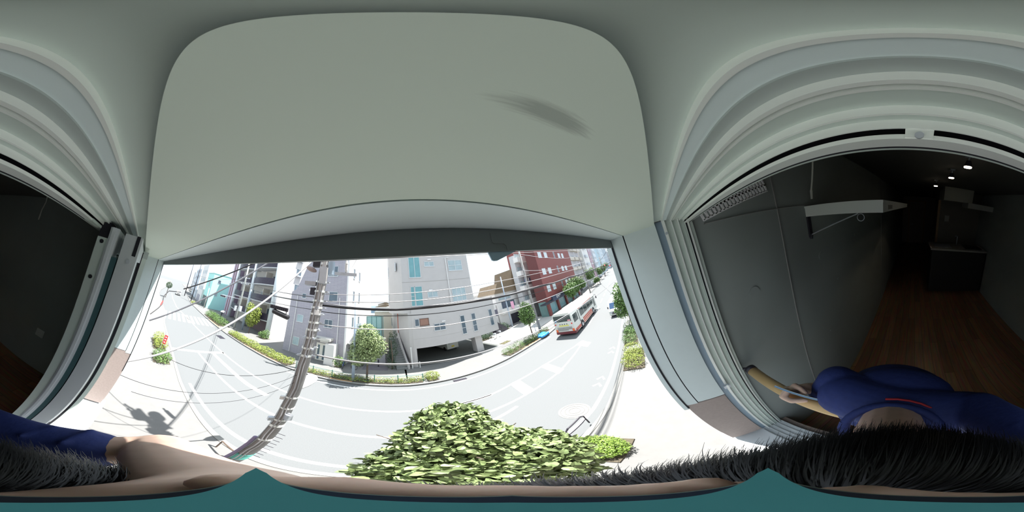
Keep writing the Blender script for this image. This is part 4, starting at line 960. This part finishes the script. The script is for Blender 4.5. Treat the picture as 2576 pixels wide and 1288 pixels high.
van(19.6, 7.35, 9, 'white van coming towards the camera in the near lane, half hidden by the roadside tree')
van(28.5, 9.1, 11, 'second white vehicle following the van in the near lane', name='white_car', h=1.6)
van(-58.5, 15.2, 168, 'small white car parked far down the left street by the kerb', name='white_car', h=1.55, L=4.0)
r = thing('parked_van', 'white van with a yellow number plate parked inside the shaded open garage', 'vehicle', CW(5.6, 4.0, .13), math.radians(17))
MB().ext([(-.85, .3), (-.85, 1.2), (-.7, 1.85), (.7, 1.85), (.85, 1.2), (.85, .3)], 0, 4.2, 'y').build('body', bus_white, r); MB().box(-.65, -.02, 1.1, .65, 0, 1.7).build('rear_window', bus_glass, r); MB().box(-.2, -.03, .55, .2, 0, .75).build('yellow_plate', mat('yellow_plate', (.75, .6, .05), .5), r)
for s in (-1, 1): MB().tube([(s * .7, .7, .3), (s * .86, .7, .3)], .3, 18).tube([(s * .7, 3.4, .3), (s * .86, 3.4, .3)], .3, 18).build('wheel', rubber, r)

# ------------------------------------------------------------------ utility poles and their gear
def pole(x, y, h, r0, r1, label, m=poleconc, lean=(0, 0), arms=(), name='utility_pole', group=None, z0=.0):
    r = thing(name, label, 'pole', (x, y, z0), 0, group)
    MB().tube([(0, 0, 0), (lean[0] * .5, lean[1] * .5, h / 2), (lean[0], lean[1], h)], [r0, (r0 + r1) / 2, r1], 18).build('shaft', m, r, True)
    for z, ang, L in arms:
        t = z / h; c = V((lean[0] * t, lean[1] * t, z)); dv = V((math.cos(ang), math.sin(ang), 0)) * L / 2
        B = MB(); Mz = Matrix.Rotation(ang, 3, 'Z'); B.obox(c, (L, .09, .09), Mz)
        o = B.build('crossarm', steel, r); B = MB()
        for k in (-1, -.55, .55, 1): q = c + dv * k * .92; B.tube([q + V((0, 0, .05)), q + V((0, 0, .1)), q + V((0, 0, .14)), q + V((0, 0, .2))], [.03, .05, .03, .045], 10)
        B.build('insulator', mat('porcelain', (.7, .7, .7), .2), o)
    return r
MPX, MPY, MPH, MPL = -2.66, 3.66, 12.5, (1.02, .30)
mp_ = pole(MPX, MPY, MPH, .155, .11, 'big near concrete utility pole crowded with bands, boxes and a street lamp', lean=MPL, arms=((10.2, .9, 1.8), (11.3, .9, 1.8)), z0=.12)
def mpc(z): t = (z - .12) / MPH; return V((MPL[0] * t, MPL[1] * t, z - .12))
def mpr(z): return .155 - .045 * z / MPH
for z, wdd in ((2.2, .08), (3.05, .10), (3.35, .06), (3.9, .05), (4.35, .05), (5.78, .06), (6.0, .05), (6.3, .05), (6.52, .05), (6.72, .05), (6.95, .05), (7.12, .05), (7.30, .05), (7.55, .05), (7.8, .05), (8.3, .06), (8.65, .06)):
    c = mpc(z); B = MB(); rr = mpr(z) + .014
    B.tube([c - V((0, 0, wdd / 2)), c + V((0, 0, wdd / 2))], rr, 20)
    o = B.build('steel_band', alu_l, mp_)
    if z > 5.7:
        a = random.uniform(-2.4, .3)
        B = MB()
        for da in (0, 1.3, 2.4):
            q = c + V((math.cos(a + da) * (rr + .03), math.sin(a + da) * (rr + .03), 0)); B.obox(q, (.07, .05, .045), Matrix.Rotation(a + da, 3, 'Z'))
            B.tube([q, q + V((math.cos(a + da) * .07, math.sin(a + da) * .07, .0))], .010, 6)
        B.build('bolt_lug', steel, o)
for k, (z, a, sx, sz, mm) in enumerate(((3.6, -.5, .15, .22, 'steel'), (3.35, -2.2, .12, .14, 'steel'), (4.25, -2.6, .10, .12, 'white'), (7.95, -1.1, .22, .42, 'steel'), (8.35, 3.4, .20, .26, 'dark'), (7.75, -2.9, .30, .10, 'steel'), (7.55, 3.0, .16, .2, 'dark'), (7.0, -1.0, .14, .12, 'white'))):
    c = mpc(z); q = c + V((math.cos(a), math.sin(a), 0)) * (mpr(z) + sx * .5)
    MB().obox(q, (sx, sx * .8, sz), Matrix.Rotation(a, 3, 'Z')).build('equipment_box', {'steel': steel, 'white': MATS['white_pipe'], 'dark': dark_metal}[mm], mp_)
for ang in (-.9, -1.3, -2.0):
    pts = []
    for k in range(24):
        z = .3 + k * .37; c = mpc(z); aa = ang + .12 * math.sin(k * 1.7); pts.append(c + V((math.cos(aa), math.sin(aa), 0)) * (mpr(z) + .012))
    MB().tube(pts, .012 if ang != -1.3 else .018, 6).build('riser_cable', cable_grey if ang in (-.9, -1.3) else MATS['steel'] if 'steel' in MATS else steel, mp_)
MB().tube([mpc(.3) + V((-.1, -.2, 0)), mpc(2.3) + V((-.1, -.19, 0))], .045, 8).build('cable_guard', mat('purple_guard', (.22, .18, .30), .6), mp_)
B = MB()
for k in range(9): z = 1.1 + k * .2; c = mpc(z); B.tube([c + V((.19, -.05, 0)), c + V((.36, -.05, 0))], .008, 6)
B.build('step_bolt', dark_metal, mp_)
MB().tube([mpc(.55), mpc(1.0)], .165, 18).build('lower_sleeve', mat('teal_guard', (.10, .42, .36), .6, noise=.3), mp_)
# two steel guy arms and switch gear below the fascia
c = mpc(8.08); B = MB(); B.obox(c + V((.38, .19, 0)), (.95, .06, .08), Matrix.Rotation(.46, 3, 'Z')); B.build('crossarm', steel, mp_)
B = MB(); q = c + V((.55, .27, .05)); B.tube([q, q + V((0, 0, .05)), q + V((0, 0, .08)), q + V((0, 0, .22)), q + V((0, 0, .24)), q + V((0, 0, .3)), q + V((0, 0, .36))], [.03, .045, .045, .045, .05, .035, .02], 14); B.build('cutout_fuse', MATS['porcelain'], mp_)
B = MB(); B.tube([mpc(8.6) + V((.1, -.15, 0)), mpc(8.45) + V((.28, -.18, 0)), mpc(8.5) + V((.42, -.1, 0)), mpc(8.8) + V((.5, 0, 0))], .022, 8); B.tube([mpc(8.9) + V((.0, -.16, 0)), mpc(8.5) + V((.12, -.2, 0)), mpc(8.42) + V((-.05, -.2, 0))], .022, 8); B.build('white_jumper', MATS['white_pipe'], mp_)
B = MB(); B.tube([mpc(8.5) + V((.38, -.1, .05)), mpc(8.8) + V((.55, 0, .0))], .055, 12); B.tube([mpc(8.42) + V((.1, -.18, 0)), mpc(8.45) + V((.42, -.12, 0))], .05, 10); B.build('cable_termination', cable_black, mp_)
B = MB(); B.tube([mpc(8.1) + V((.28, -.12, -.12)), mpc(8.1) + V((.28, -.12, .22))], .085, 16); B.build('grey_canister', mat('bluegrey_can', (.36, .46, .56), .4), mp_)
B = MB(); B.ell(mpc(8.15) + V((-.34, -.1, 0)), (.18, .09, .07), Matrix.Rotation(.4, 3, 'Y')); B.build('old_lamp', mat('rusty_lamp', (.36, .28, .27), .5), mp_)
for k, a in enumerate((.9, 2.4, 4.0)):
    q = mpc(9.6) + V((math.cos(a) * .42, math.sin(a) * .42, 0)); B = MB(); B.tube([q, q + V((0, 0, .75))], .24, 20); B.tube([q + V((0, 0, .75)), q + V((0, 0, .95))], .05, 8); B.build('transformer', steel, mp_)
# street lamp on the same pole
c = mpc(5.0); sl = aty(790, 945, 4.9) - V((MPX, MPY, .12)); el = aty(752, 978, 4.35) - V((MPX, MPY, .12))
B = MB(); B.tube([c, c.lerp(el, .6), el], .025, 8); B.build('lamp_arm', MATS['white_pipe'], mp_)
B = MB(); dv = (sl - el).normalized(); B.tube([el, el + dv * .08, el.lerp(sl, .35), el.lerp(sl, .7), el.lerp(sl, .95), sl], [.04, .08, .14, .18, .15, .04], 16); B.build('lamp_head', MATS['white_pipe'], mp_, True)

pole(-3.92, 14.02, 7.5, .12, .10, 'blue grey steel pole standing in the fenced planting strip', m=mat('bluegrey_pole', (.36, .44, .54), .45, .2), z0=.12)
pole(-8.2, 14.5, 9.5, .17, .13, 'pale concrete pole partly hidden behind the big near pole', m=mat('pale_pole', (.40, .42, .40), .7), z0=.12, arms=((8.4, .1, 1.6),))
pole(15.9, 17.0, 13.5, .19, .14, 'tall concrete utility pole by the parking signs', lean=(.5, .5), z0=.12, arms=((9.5, .8, 1.6), (12, .8, 1.6)))
pole(18.3, 26.5, 10.2, .14, .10, 'slim pale pole in front of the brown-roofed house', m=MATS['bluegrey_pole'], z0=.12)
pole(-24.9, 17.9, 15, .19, .14, 'pale pole with two grey boxes and many wires before the balcony apartment', m=MATS['pale_pole'], z0=.12, arms=((9.8, .1, 2.2), (8.7, .1, 2.2)))
pole(-24.3, 19.3, 8, .10, .09, 'slimmer pale pole just behind the pole with two grey boxes', m=MATS['bluegrey_pole'], z0=.12)
pole(-42.7, 19.2, 6, .16, .14, 'white pole at the corner of the mint house', m=MATS['pale_pole'], z0=.12)
pole(-50.2, 17.6, 14, .16, .1, 'dark slanting pole left of the white apartment', z0=.12, m=dark_metal)
pole(-62, 18.6, 13, .17, .12, 'dark pole at the grey-blue apartment on the left street', z0=.12, m=dark_metal)
pole(23.4, 6.75, 13, .19, .14, 'dark utility pole on the near sidewalk by the right jamb', m=mat('dark_pole', (.06, .05, .07), .8), z0=.12, arms=((9.2, 1.9, 1.8), (10.4, 1.9, 1.8)))
pole(64.3, 26.6, 12, .19, .14, 'distant dark pole beside the far lane past the bus', z0=.12, arms=((9, 1.6, 1.6),), group=None)
pole(45.5, 22.9, 14, .18, .13, 'dark pole in front of the beige apartment balconies', z0=.12, arms=((10, 1.7, 1.8),))
pole(92, 33.6, 12, .19, .14, 'small far pole beyond the rose tower trees', z0=.12)
for x, y, z, lb in ((-25.5, 17.6, 3.5, 'left grey transformer box on the pole before the balcony apartment'), (-24.2, 17.7, 3.7, 'right grey transformer box on the pole before the balcony apartment')):
    r = thing('transformer_box', lb, 'transformer', (x, y, z)); MB().tube([(0, 0, 0), (0, 0, .95)], .28, 14).build('tank', mat('pale_tank', (.55, .58, .60), .5), r); MB().box(0 if x < -25 else -.6, -.03, .4, .6 if x < -25 else 0, .03, .47).build('bracket', steel, r)
# traffic signal hanging over the left junction
ts = thing('traffic_signal', 'horizontal grey traffic signal arm with three dark hooded lamps at the left junction', 'traffic signal', (-24.9, 17.2, 5.6))
MB().tube([(0, .6, .25), (-3.6, -1.2, .25)], .05, 8).build('arm', steel, ts)
o = MB().obox((-3.4, -1.1, 0), (1.3, .2, .42), Matrix.Rotation(.46, 3, 'Z')).build('housing', MATS['pale_tank'], ts)
for k in range(3): q = V((-3.4, -1.1, 0)) + V((math.cos(.46), math.sin(.46), 0)) * (k - 1) * .4; MB().tube([q + V((.05, -.1, 0)), q + V((.14, -.3, 0))], .15, 14).build('hood', dark_metal, o)
# far red signals down the right street
for i, (px_, py_) in enumerate(((1521, 667), (1534, 668))):
    p = atd(px_, py_, 95); r = thing('traffic_signal', ['left far traffic signal showing red down the right street', 'right far traffic signal showing red down the right street'][i], 'traffic signal', (p.x, p.y, p.z), math.radians(15))
    MB().box(-.15, -.9, -.25, .15, .9, .25).tube([(0, .9, 0), (0, 4.5, 0), (0, 4.5, -p.z + .1)], .08, 8).build('housing', dark_metal, r)
    MB().tube([(-.16, 0, 0), (-.22, 0, 0)], .32, 16).build('red_lamp', mat('red_signal', (1, .08, .08), .4, emit=4), r)

# overhead cables
GR = 'overhead cables'
def cable(a, b, rad, label, m=cable_black, sag=.15, n=18, wob=0):
    a = V(a); b = V(b); pts = []
    for k in range(n + 1):
        t = k / n; p = a.lerp(b, t); p.z -= sag * 4 * t * (1 - t)
        if wob: p += V((0, math.sin(k * 2.1) * wob, math.cos(k * 1.7) * wob))
        pts.append(p)
    return single('overhead_cable', MB().tube(pts, rad, 6), m, label, 'cable', tuple(pts[0]), GR)
mpw = lambda z: V((MPX, MPY, .12)) + mpc(z)
nrp = lambda z: V((23.5, 6.75, z))
rights = [(7.18, 7.2, .03, 'thick black cable bundle running right from the big near pole at eye level', cable_black, .16, .012), (7.22, 7.35, .012, 'thin pale cable wound just above the thick black bundle', cable_grey, .20, .03), (7.32, 7.9, .011, 'pale upper telephone cable stretched right over the concrete apartment terrace', cable_grey, .12, 0),
          (6.68, 6.3, .014, 'pale cable crossing the side windows of the lower concrete block', cable_grey, .10, 0), (5.82, 4.6, .017, 'lowest pale cable crossing the open garage', cable_grey, .12, 0), (5.80, 4.55, .007, 'thin grey line doubled under the lowest pale cable', cable_grey, .16, 0),
          (8.45, 9.3, .009, 'high thin wire crossing the teal windows', cable_grey, .10, 0), (8.75, 10.0, .009, 'topmost thin wire on the right side of the near pole', cable_grey, .08, 0), (7.02, 6.9, .010, 'thin black wire just under the thick black bundle', cable_black, .15, 0), (7.5, 8.3, .009, 'thin pale wire above the terrace air conditioners', cable_grey, .1, 0)]
for z0_, z1_, rd, lb, m_, sg, wb in rights: cable(mpw(z0_) + V((.1, .1, 0)), nrp(z1_), rd, lb, m_, sg, 28, wb)
lf = [(9.45, (462, 727, 5.2), .018, 'upper black cable slanting down left over the mint house', cable_black), (9.65, (376, 806, 4.2), .019, 'middle grey cable slanting down left past the signal', mat('midgrey_cable', (.18, .19, .22), .5)), (8.85, (318, 909, 3.3), .020, 'long pale cable swooping from the pole top to the left wall', cable_grey),
      (5.2, (300, 942, 3.6), .006, 'thin low wire crossing the lower left road', cable_black), (4.95, (330, 985, 3.8), .006, 'second thin low wire crossing the left road', cable_black), (5.4, (420, 900, 5.0), .008, 'thin wire over the stop line on the left', cable_black)]
for a, b, rd, lb, m_ in lf: cable(mpw(a), atd(*b), rd, lb, m_, .10 if rd > .01 else .2, 20)
cable(mpw(7.4) + V((-.2, .1, 0)), (-24.9, 17.8, 9.8), .013, 'black wire running left from the near pole to the pole with grey boxes', cable_black, .35)
cable(mpw(7.25) + V((-.2, .1, 0)), (-24.9, 17.8, 8.8), .024, 'thicker black wire running left from the near pole at eye level', cable_black, .3)
cable(mpw(7.05) + V((-.2, .1, 0)), (-24.9, 17.8, 7.4), .010, 'lowest black wire running left towards the pole with grey boxes', cable_black, .2)
cable((-24.9, 17.8, 9.9), (-50, 17.7, 9.0), .03, 'far wire linking the two left street poles', cable_black, .6)
cable((15.9, 17.1, 9.6), (45.5, 22.9, 10), .03, 'wire linking the tall pole by the signs to the pole at the beige apartment', cable_grey, .7)
cable((15.9, 17.1, 12.1), (45.5, 22.9, 12), .03, 'upper wire linking the tall pole by the signs to the far poles', cable_grey, .7)
cable((45.5, 22.9, 10), (64.3, 26.6, 9), .04, 'wire continuing past the beige apartment to the distant dark pole', cable_grey, .5)
cable(nrp(9.3), (64.3, 26.6, 9.1), .03, 'wire crossing from the dark near pole to the distant dark pole', cable_black, .9)
cable(mpw(8.5) + V((.9, .35, .3)), (-6.05, 17.9, 11.5), .007, 'thin drop wire from the near pole to the tiled apartment edge', cable_black, .2)
B = MB(); q0, q1 = atd(686, 781, 5.6), atd(727, 800, 5.4); B.tube([q0, q0.lerp(q1, .06), q0.lerp(q1, .94), q1], [.05, .085, .085, .05], 14); B.tube([q0.lerp(q1, .2), q0.lerp(q1, .2) + V((0, 0, .22))], .012, 6); B.tube([q0.lerp(q1, .8), q0.lerp(q1, .8) + V((0, 0, .22))], .012, 6); single('cable_closure', B, cable_black, 'black cable closure cylinder hanging left of the near pole', 'cable closure', tuple(q0))
B = MB(); q0, q1 = atd(683, 770, 5.6), atd(722, 780, 5.4)
for k in range(9): q = q0.lerp(q1, k / 8); B.tube([q + V((0, 0, -.06)), q + V((0, 0, .06))], .045, 10)
B.tube([q0, q1], .03, 8); single('coiled_cable', B, dark_metal, 'spiral-wrapped dark cable section above the closure cylinder', 'cable', tuple(q0))
# service loops on the facade at the far left
B = MB(); B.tube([atd(455, 735, 5.0), atd(425, 732, 4.6), atd(412, 745, 4.4), atd(408, 765, 4.2), atd(398, 775, 4.1), atd(378, 790, 4.0)], .012, 6); single('service_loop', B, cable_black, 'drooping black service cable with a kink at the left end of the cables', 'cable', tuple(atd(455, 735, 5.0)))
B = MB(); B.tube([atd(410, 757, 4.25), atd(404, 768, 4.17)], .016, 6); single('red_cable_sleeve', B, red_paint, 'red sleeve on the drooping service cable', 'cable sleeve', tuple(atd(410, 757, 4.25)))

# ------------------------------------------------------------------ fence, hedges, trees, small things
fr = thing('planting_fence', 'low dark green railing with arched bars along the far planting strip', 'fence', (-9.0, 13.95, .12))
pts = [(x, interp(FAR, x) + .55) for x in (-9, -7.3, -5.6, -3.9, -2.35, -.7, 1.05)]
for (a, b) in zip(pts, pts[1:]):
    A_ = V((a[0] + 9, a[1] - 13.95, 0)); B_ = V((b[0] + 9, b[1] - 13.95, 0)); g = MB()
    g.tube([A_ + V((0, 0, .72)), B_ + V((0, 0, .72))], .02, 6); g.tube([A_ + V((0, 0, .15)), B_ + V((0, 0, .15))], .015, 6)
    g.tube([A_.lerp(B_, .2 + .6 * k / 12) + V((0, 0, .15 + .45 * math.sin(PI * k / 12))) for k in range(13)], .012, 6)
    g.tube([A_.lerp(B_, .32 + .36 * k / 12) + V((0, 0, .15 + .28 * math.sin(PI * k / 12))) for k in range(13)], .01, 6)
    g.build('rail_panel', green_paint, fr)
for p in pts: MB().tube([(p[0] + 9, p[1] - 13.95, 0), (p[0] + 9, p[1] - 13.95, .82)], .035, 8).build('fence_post', green_paint, fr)
def fpts(xs, off): return [(x, interp(FAR, x) + off) for x in xs]
hedge('planting_strip', fpts((-8.8, -6.5, -4.5, -2.5, -.5, 1.0), .75), .9, .45, 'low mixed shrubs growing through the green railing', leaf_yg, 200, .09, 'planting')
hedge('kerb_hedge', fpts((-21.5, -18, -15, -12, -9.8), .9), 1.3, .8, 'long yellow-green hedge along the curving far kerb on the left', leaf_yg, 260, .12)
hedge('kerb_hedge', fpts((-34, -31, -28, -25.5), 1.6), 2.2, 1.3, 'dark green hedge by the poles at the left junction', leaf_g, 260, .16)
hedge('clipped_hedge', fpts((8.9, 10.5, 12.5, 14.6), .95), 1.2, .8, 'clipped green hedge between the car park and the road, left of the bus', leaf_g, 330, .09)
hedge('corner_shrub', [(1.35, 14.35), (2.1, 14.45)], 1.0, .8, 'bright yellow-green shrub at the right end of the green railing', leaf_yg, 420, .11, 'shrub')
hedge('kerb_shrub', fpts((15.3, 17.2), 1.3), .9, .6, 'low shrub beside the blue tarpaulin', leaf_g, 260, .1, 'shrub')
hedge('kerb_shrub', fpts((-49, -47), 1.0), 1.6, .8, 'small yellow shrub by the far white car', leaf_yg, 200, .14, 'shrub')
hedge('roadside_shrub', [(8.3, 3.5), (9.4, 3.6), (10.8, 3.8)], 1.25, .75, 'yellow-green shrub bed on the near sidewalk below the right jamb', leaf_yg, 420, .10, 'shrub')
hedge('roadside_shrub', [(11.6, 4.2), (13.5, 4.5), (15.0, 4.7)], 1.1, .9, 'mixed green shrubs behind the yellow-green bed on the near sidewalk', leaf_g, 240, .12, 'shrub')
hedge('kerb_planting', [(1.9, 3.4), (3.15, 3.35)], 1.2, .5, 'bright green planting at the kerb right of the broad-leaved tree', leafmat('fresh_green_leaf', (.19, .30, .05)), 2400, .09, 'planting')
hedge('island_shrub', [(-15.9, 3.6), (-13.6, 3.6)], 1.1, 1.0, 'yellow-green shrub carrying the red banner on the left sidewalk', leaf_yg, 260, .13, 'shrub')
hedge('island_shrub', [(-12.6, 3.5), (-11.2, 3.5)], 1.2, .9, 'round bright green shrub just below the red banner', leaf_g, 330, .13, 'shrub')
hedge('building_shrub', [(-20.2, 20.0), (-18.6, 19.9)], 1.3, 1.4, 'leafy green shrub at the foot of the balcony apartment column', leaf_g, 300, .17, 'shrub')
hedge('entrance_plant', [(-6.6, 17.1), (-6.0, 17.15)], .6, 1.2, 'small potted palm beside the white entrance box', leaf_g, 160, .18, 'plant')
hedge('yard_shrub', [(10.3, 24.0), (12.5, 24.4)], 1.4, 1.0, 'dark shrub patch behind the garage pillar', leaf_dk, 200, .16, 'shrub')
hedge('house_shrub', [(14.9, 26.2), (17.2, 26.6)], 1.6, 1.5, 'rounded dark shrubs beside the brown-roofed house garage', leaf_dk, 240, .17, 'shrub')
# near broad-leaved tree below the window
r = thing('broad_leaved_tree', 'big broad-leaved tree crown right below the window, sunlit pale leaves', 'tree', (.45, 3.3, .12))
B = MB(); branches(B, (0, 0, 0), 3.3, 1.0, 10, 1.0, .09); B.build('trunk', bark, r)
B = MB()
kw = dict(wide=.74, big=True, rnd=1.5, flat=.5)
leaves(B, (.12, .30, 3.80), (.66, .60, .58), 2200, .13, shell=.5, **kw)
leaves(B, (.05, .0, 3.35), (.85, .85, .75), 3600, .14, shell=.55, **kw)
leaves(B, (-.25, -.45, 2.85), (.85, .85, .7), 2900, .14, shell=.6, **kw)
leaves(B, (.55, -.55, 2.9), (.8, .85, .62), 2900, .14, shell=.6, **kw)
leaves(B, (.15, -.3, 2.3), (1.1, 1.1, .75), 2200, .14, shell=.6, **kw)
B.build('foliage', leaf_big, r)
leaf_pale = leafmat('pale_green_leaf', (.25, .32, .14), .5)
tree(-3.0, 14.5, 5.6, 1.55, 3.9, 'round sunlit street tree growing inside the green railing', leaf_pale, 6500, .21)
tree(-22.3, 19.2, 5.4, 1.5, 4.2, 'bright slender tree in a raised bed before the balcony apartment', leaf_yg, 3200, .26)
tree(14.2, 16.8, 5.4, 1.05, 3.6, 'loose green street tree beside the parking signs', leaf_g, 2200, .26)
tree(15.9, 4.75, 5.0, 1.25, 3.8, 'green tree hugging the right jamb in front of the white van', leaf_g, 4200, .23)
for x, y, h, cr_h, lb in ((31.5, 20.6, 5.2, 1.8, 'dense green street tree in front of the shop sign'), (39.5, 22.6, 6.4, 2.1, 'tall leafy street tree above the bus roof'), (35.0, 21.6, 6.2, 1.6, 'darker tree tucked left of the tall one above the bus'), (57.0, 26.5, 7.2, 2.2, 'green tree in front of the beige apartment end'), (60, 25.9, 3.0, 1.4, 'low bushy tree at the kerb past the bus'),
                          (78, 31.0, 6.5, 1.8, 'small street tree before the rose tower'), (98, 35.5, 7.5, 2.2, 'far street tree halfway to the signals'), (120, 41, 8, 2.5, 'faraway tree just left of the red signals')):
    tree(x, y, h, cr_h, h * .62, lb, leaf_g, 2000, .42, 'street trees down the right street')
r = thing('round_topiary', 'small round dark topiary bush far down the left street', 'shrub', (-46, 8.6, .1)); B = MB(); B.tube([(0, 0, 0), (0, 0, 3.0)], .08, 8); B.build('stem', bark, r); B = MB(); leaves(B, (0, 0, 3.7), (.95, .95, .95), 900, .22); B.build('foliage', leaf_dk, r)

# signs
def roundsign(x, y, z, face, rim, label, bar=None):
    r = thing('round_traffic_sign', label, 'traffic sign', (x, y, z), math.radians(50))
    MB().tube([(0, 0, 0), (0, -.02, 0)], .33, 28).build('rim', rim, r); o = MB().tube([(0, -.02, 0), (0, -.026, 0)], .26, 28).build('face', face, r)
    if bar: MB().obox((0, -.03, 0), (.56, .006, .06), Matrix.Rotation(.78, 3, 'Y')).build('bar', bar, o)
sp = pole(14.9, 16.8, 4.0, .04, .04, 'thin sign post carrying the two round traffic signs', m=steel, name='sign_post', z0=.12)
roundsign(14.8, 16.7, 3.05, blue_paint, red_paint, 'blue round no-parking sign with a red rim, lower of the two', red_paint)
roundsign(14.8, 16.7, 3.85, MATS['white_pipe'], red_paint, 'white round sign with a red rim, upper of the two')
p = aty(401, 879, 3.5); r = thing('red_banner', 'narrow vertical red banner with white marks in the left sidewalk shrub', 'banner', (p.x, p.y, .12), .9)
MB().tube([(0, 0, 0), (0, 0, 2.2)], .02, 6).build('staff', steel, r); o = MB().box(.02, -.01, .9, .30, .01, 1.75).build('cloth', red_paint, r)
B = MB()
for k in range(3): B.box(.09, -.014, 1.52 - k * .25, .23, -.01, 1.62 - k * .25)
B.build('white_mark', MATS['white_pipe'], o)
B = MB()
for k in range(14):
    a = random.uniform(0, 6.28); B.ell((random.uniform(-.5, .6), random.uniform(-.4, .4), .18), (random.uniform(.3, .5), .25, .2), Matrix.Rotation(a, 3, 'Z'), 10, 6)
o = fused('blue_tarpaulin', B, mat('blue_tarp', (.02, .28, .72), .5, noise=.25, nscale=4), None, .05, 2, .3); o.location = (14.9, 15.75, .15); tag(o, 'crumpled bright blue tarpaulin on the kerb behind the bus', 'tarpaulin')
# bicycles by the tiled apartment and in the car park
def bike(x, y, deg, label, col, grp):
    r = thing('bicycle', label, 'bicycle', (x, y, .12), math.radians(deg), grp)
    for u in (0, 1.05): B = MB(); B.tube([(u + .32 * math.cos(a), 0, .33 + .32 * math.sin(a)) for a in [2 * PI * k / 20 for k in range(21)]], .018, 5, caps=False); B.build('wheel', rubber, r)
    MB().tube([(0, 0, .33), (.35, 0, .75), (.85, 0, .78), (1.05, 0, .33)], .02, 6).tube([(.35, 0, .75), (.5, 0, .3), (.85, 0, .78)], .02, 6).tube([(.5, 0, .3), (0, 0, .33)], .015, 6).build('frame', col, r)
    MB().tube([(.85, 0, .78), (.82, 0, .98)], .015, 6).tube([(.8, -.25, 1.0), (.82, 0, .98), (.8, .25, 1.0)], .015, 6).build('handlebar', steel, r); MB().box(.22, -.08, .82, .48, .08, .88).build('saddle', dark_metal, r)
    B = MB(); B.box(.95, -.16, .72, 1.25, .16, .95); B.build('basket', steel, r)
bl = MATS.get('bike_blue') or mat('bike_blue', (.08, .14, .35), .4)
bike(-5.7, 16.7, 100, 'bicycle leaning by the corner of the tiled apartment', bl, 'bicycles by the tiled apartment'); bike(-5.0, 17.3, 95, 'bicycle under the small canopy beside the tiled apartment', steel, 'bicycles by the tiled apartment')
bike(-4.5, 17.0, 80, 'dark bicycle right behind the blue grey steel pole', dark_metal, 'bicycles by the tiled apartment'); bike(-4.2, 18.3, 85, 'white bicycle at the back of the row right of the steel pole', MATS['white_pipe'], 'bicycles by the tiled apartment')
bike(11.2, 22.5, 10, 'bicycle lying near the low kerb of the car park, left one', steel, 'bicycles in the car park'); bike(12.4, 22.9, 15, 'bicycle near the outside stairs of the car park, right one', dark_metal, 'bicycles in the car park')
r = thing('bicycle_shelter', 'small translucent lean-to roof over the bicycles', 'shelter', (-5.9, 18.2, .12)); MB().ext([(0, 2.7), (1.5, 2.2), (1.5, 2.25), (0, 2.78)], 0, 3, 'y').build('roof', mat('shelter_sheet', (.5, .5, .48), .4), r)
for y in (0.1, 2.9): MB().tube([(1.45, y, 0), (1.45, y, 2.2)], .03, 6).build('post', steel, r)
# passer-by with a white parasol near the left junction
p = V((-32.0, 18.9, .12)); r = thing('person', 'small figure in dark clothes under a white parasol near the left junction', 'person', tuple(p))
B = MB(); B.cap((0, 0, .95), (0, 0, 1.35), .14, .16); B.ell((0, 0, 1.6), (.09, .1, .12)); B.cap((-.09, 0, .9), (-.1, .1, .06), .09, .05); B.cap((.09, 0, .9), (.1, -.15, .06), .09, .05); B.cap((-.17, 0, 1.35), (-.2, .05, .95), .05, .04); B.cap((.17, 0, 1.35), (.15, .2, 1.35), .05, .04)
fused('body', B, mat('dark_clothes', (.08, .08, .1), .8), r, .03, 3)
o = thing('parasol', 'white parasol carried by the small figure at the left junction', 'parasol', (p.x + .15, p.y + .2, 1.4)); B = MB(); B.tube([(0, 0, .75), (0, 0, .72), (0, 0, .6), (0, 0, .42)], [.02, .25, .5, .65], 12, caps=False); B.build('canopy', white_wall, o); MB().tube([(0, 0, 0), (0, 0, .75)], .012, 6).build('shaft', steel, o)
# small barrier frame and hose near the building foot
r = thing('kerb_barrier', 'small black hoop barrier on the near kerb beside the green planting', 'barrier', (2.9, 4.2, .15)); B = MB(); B.tube([(0, 0, 0), (0, 0, .6), (.15, .0, .72), (.9, .05, .72), (1.05, .05, .6), (1.05, .05, 0)], .03, 8); B.tube([(0, 0, .35), (1.05, .05, .35)], .02, 6); B.build('hoop', dark_metal, r)
r = thing('base_barrier', 'thin brown hoop barrier at the foot of the big near pole', 'barrier', (-3.5, 3.8, .12)); MB().tube([(0, 0, 0), (0, 0, .55), (.7, -.1, .55), (.7, -.1, 0)], .025, 8).build('hoop', bark, r)
B = MB(); B.tube([(-2.2, 2.9, .16), (-1.2, 2.5, .16), (-.2, 2.25, .16), (.9, 2.1, .16)], .02, 6); single('garden_hose', B, mat('teal_hose', (.10, .42, .42), .5), 'thin teal hose lying on the near sidewalk under the tree', 'hose', (-2.2, 2.9, .16))
hedge('foot_weeds', [(-2.0, 2.5), (-.4, 2.0)], .35, .14, 'thin line of weeds beside the teal hose', leaf_yg, 110, .06, 'planting')
cn = [(8.4, 21.0, .12)]
single('car_park_paving', MB().prism([(7.6, 17.6), (26, 20.8), (24.5, 27), (9, 25)], .121, .125), mat('pale_car_park', (.50, .50, .48), .85, noise=.1), 'pale car park paving between the garage and the tall pole', 'paving'); bpy.data.objects['car_park_paving']['kind'] = 'structure'
hedge('grass_tuft', [(11.0, 19.3), (12.4, 19.6)], .8, .08, 'thin yellowing grass patch in the pale car park', leaf_yg, 120, .07, 'grass')
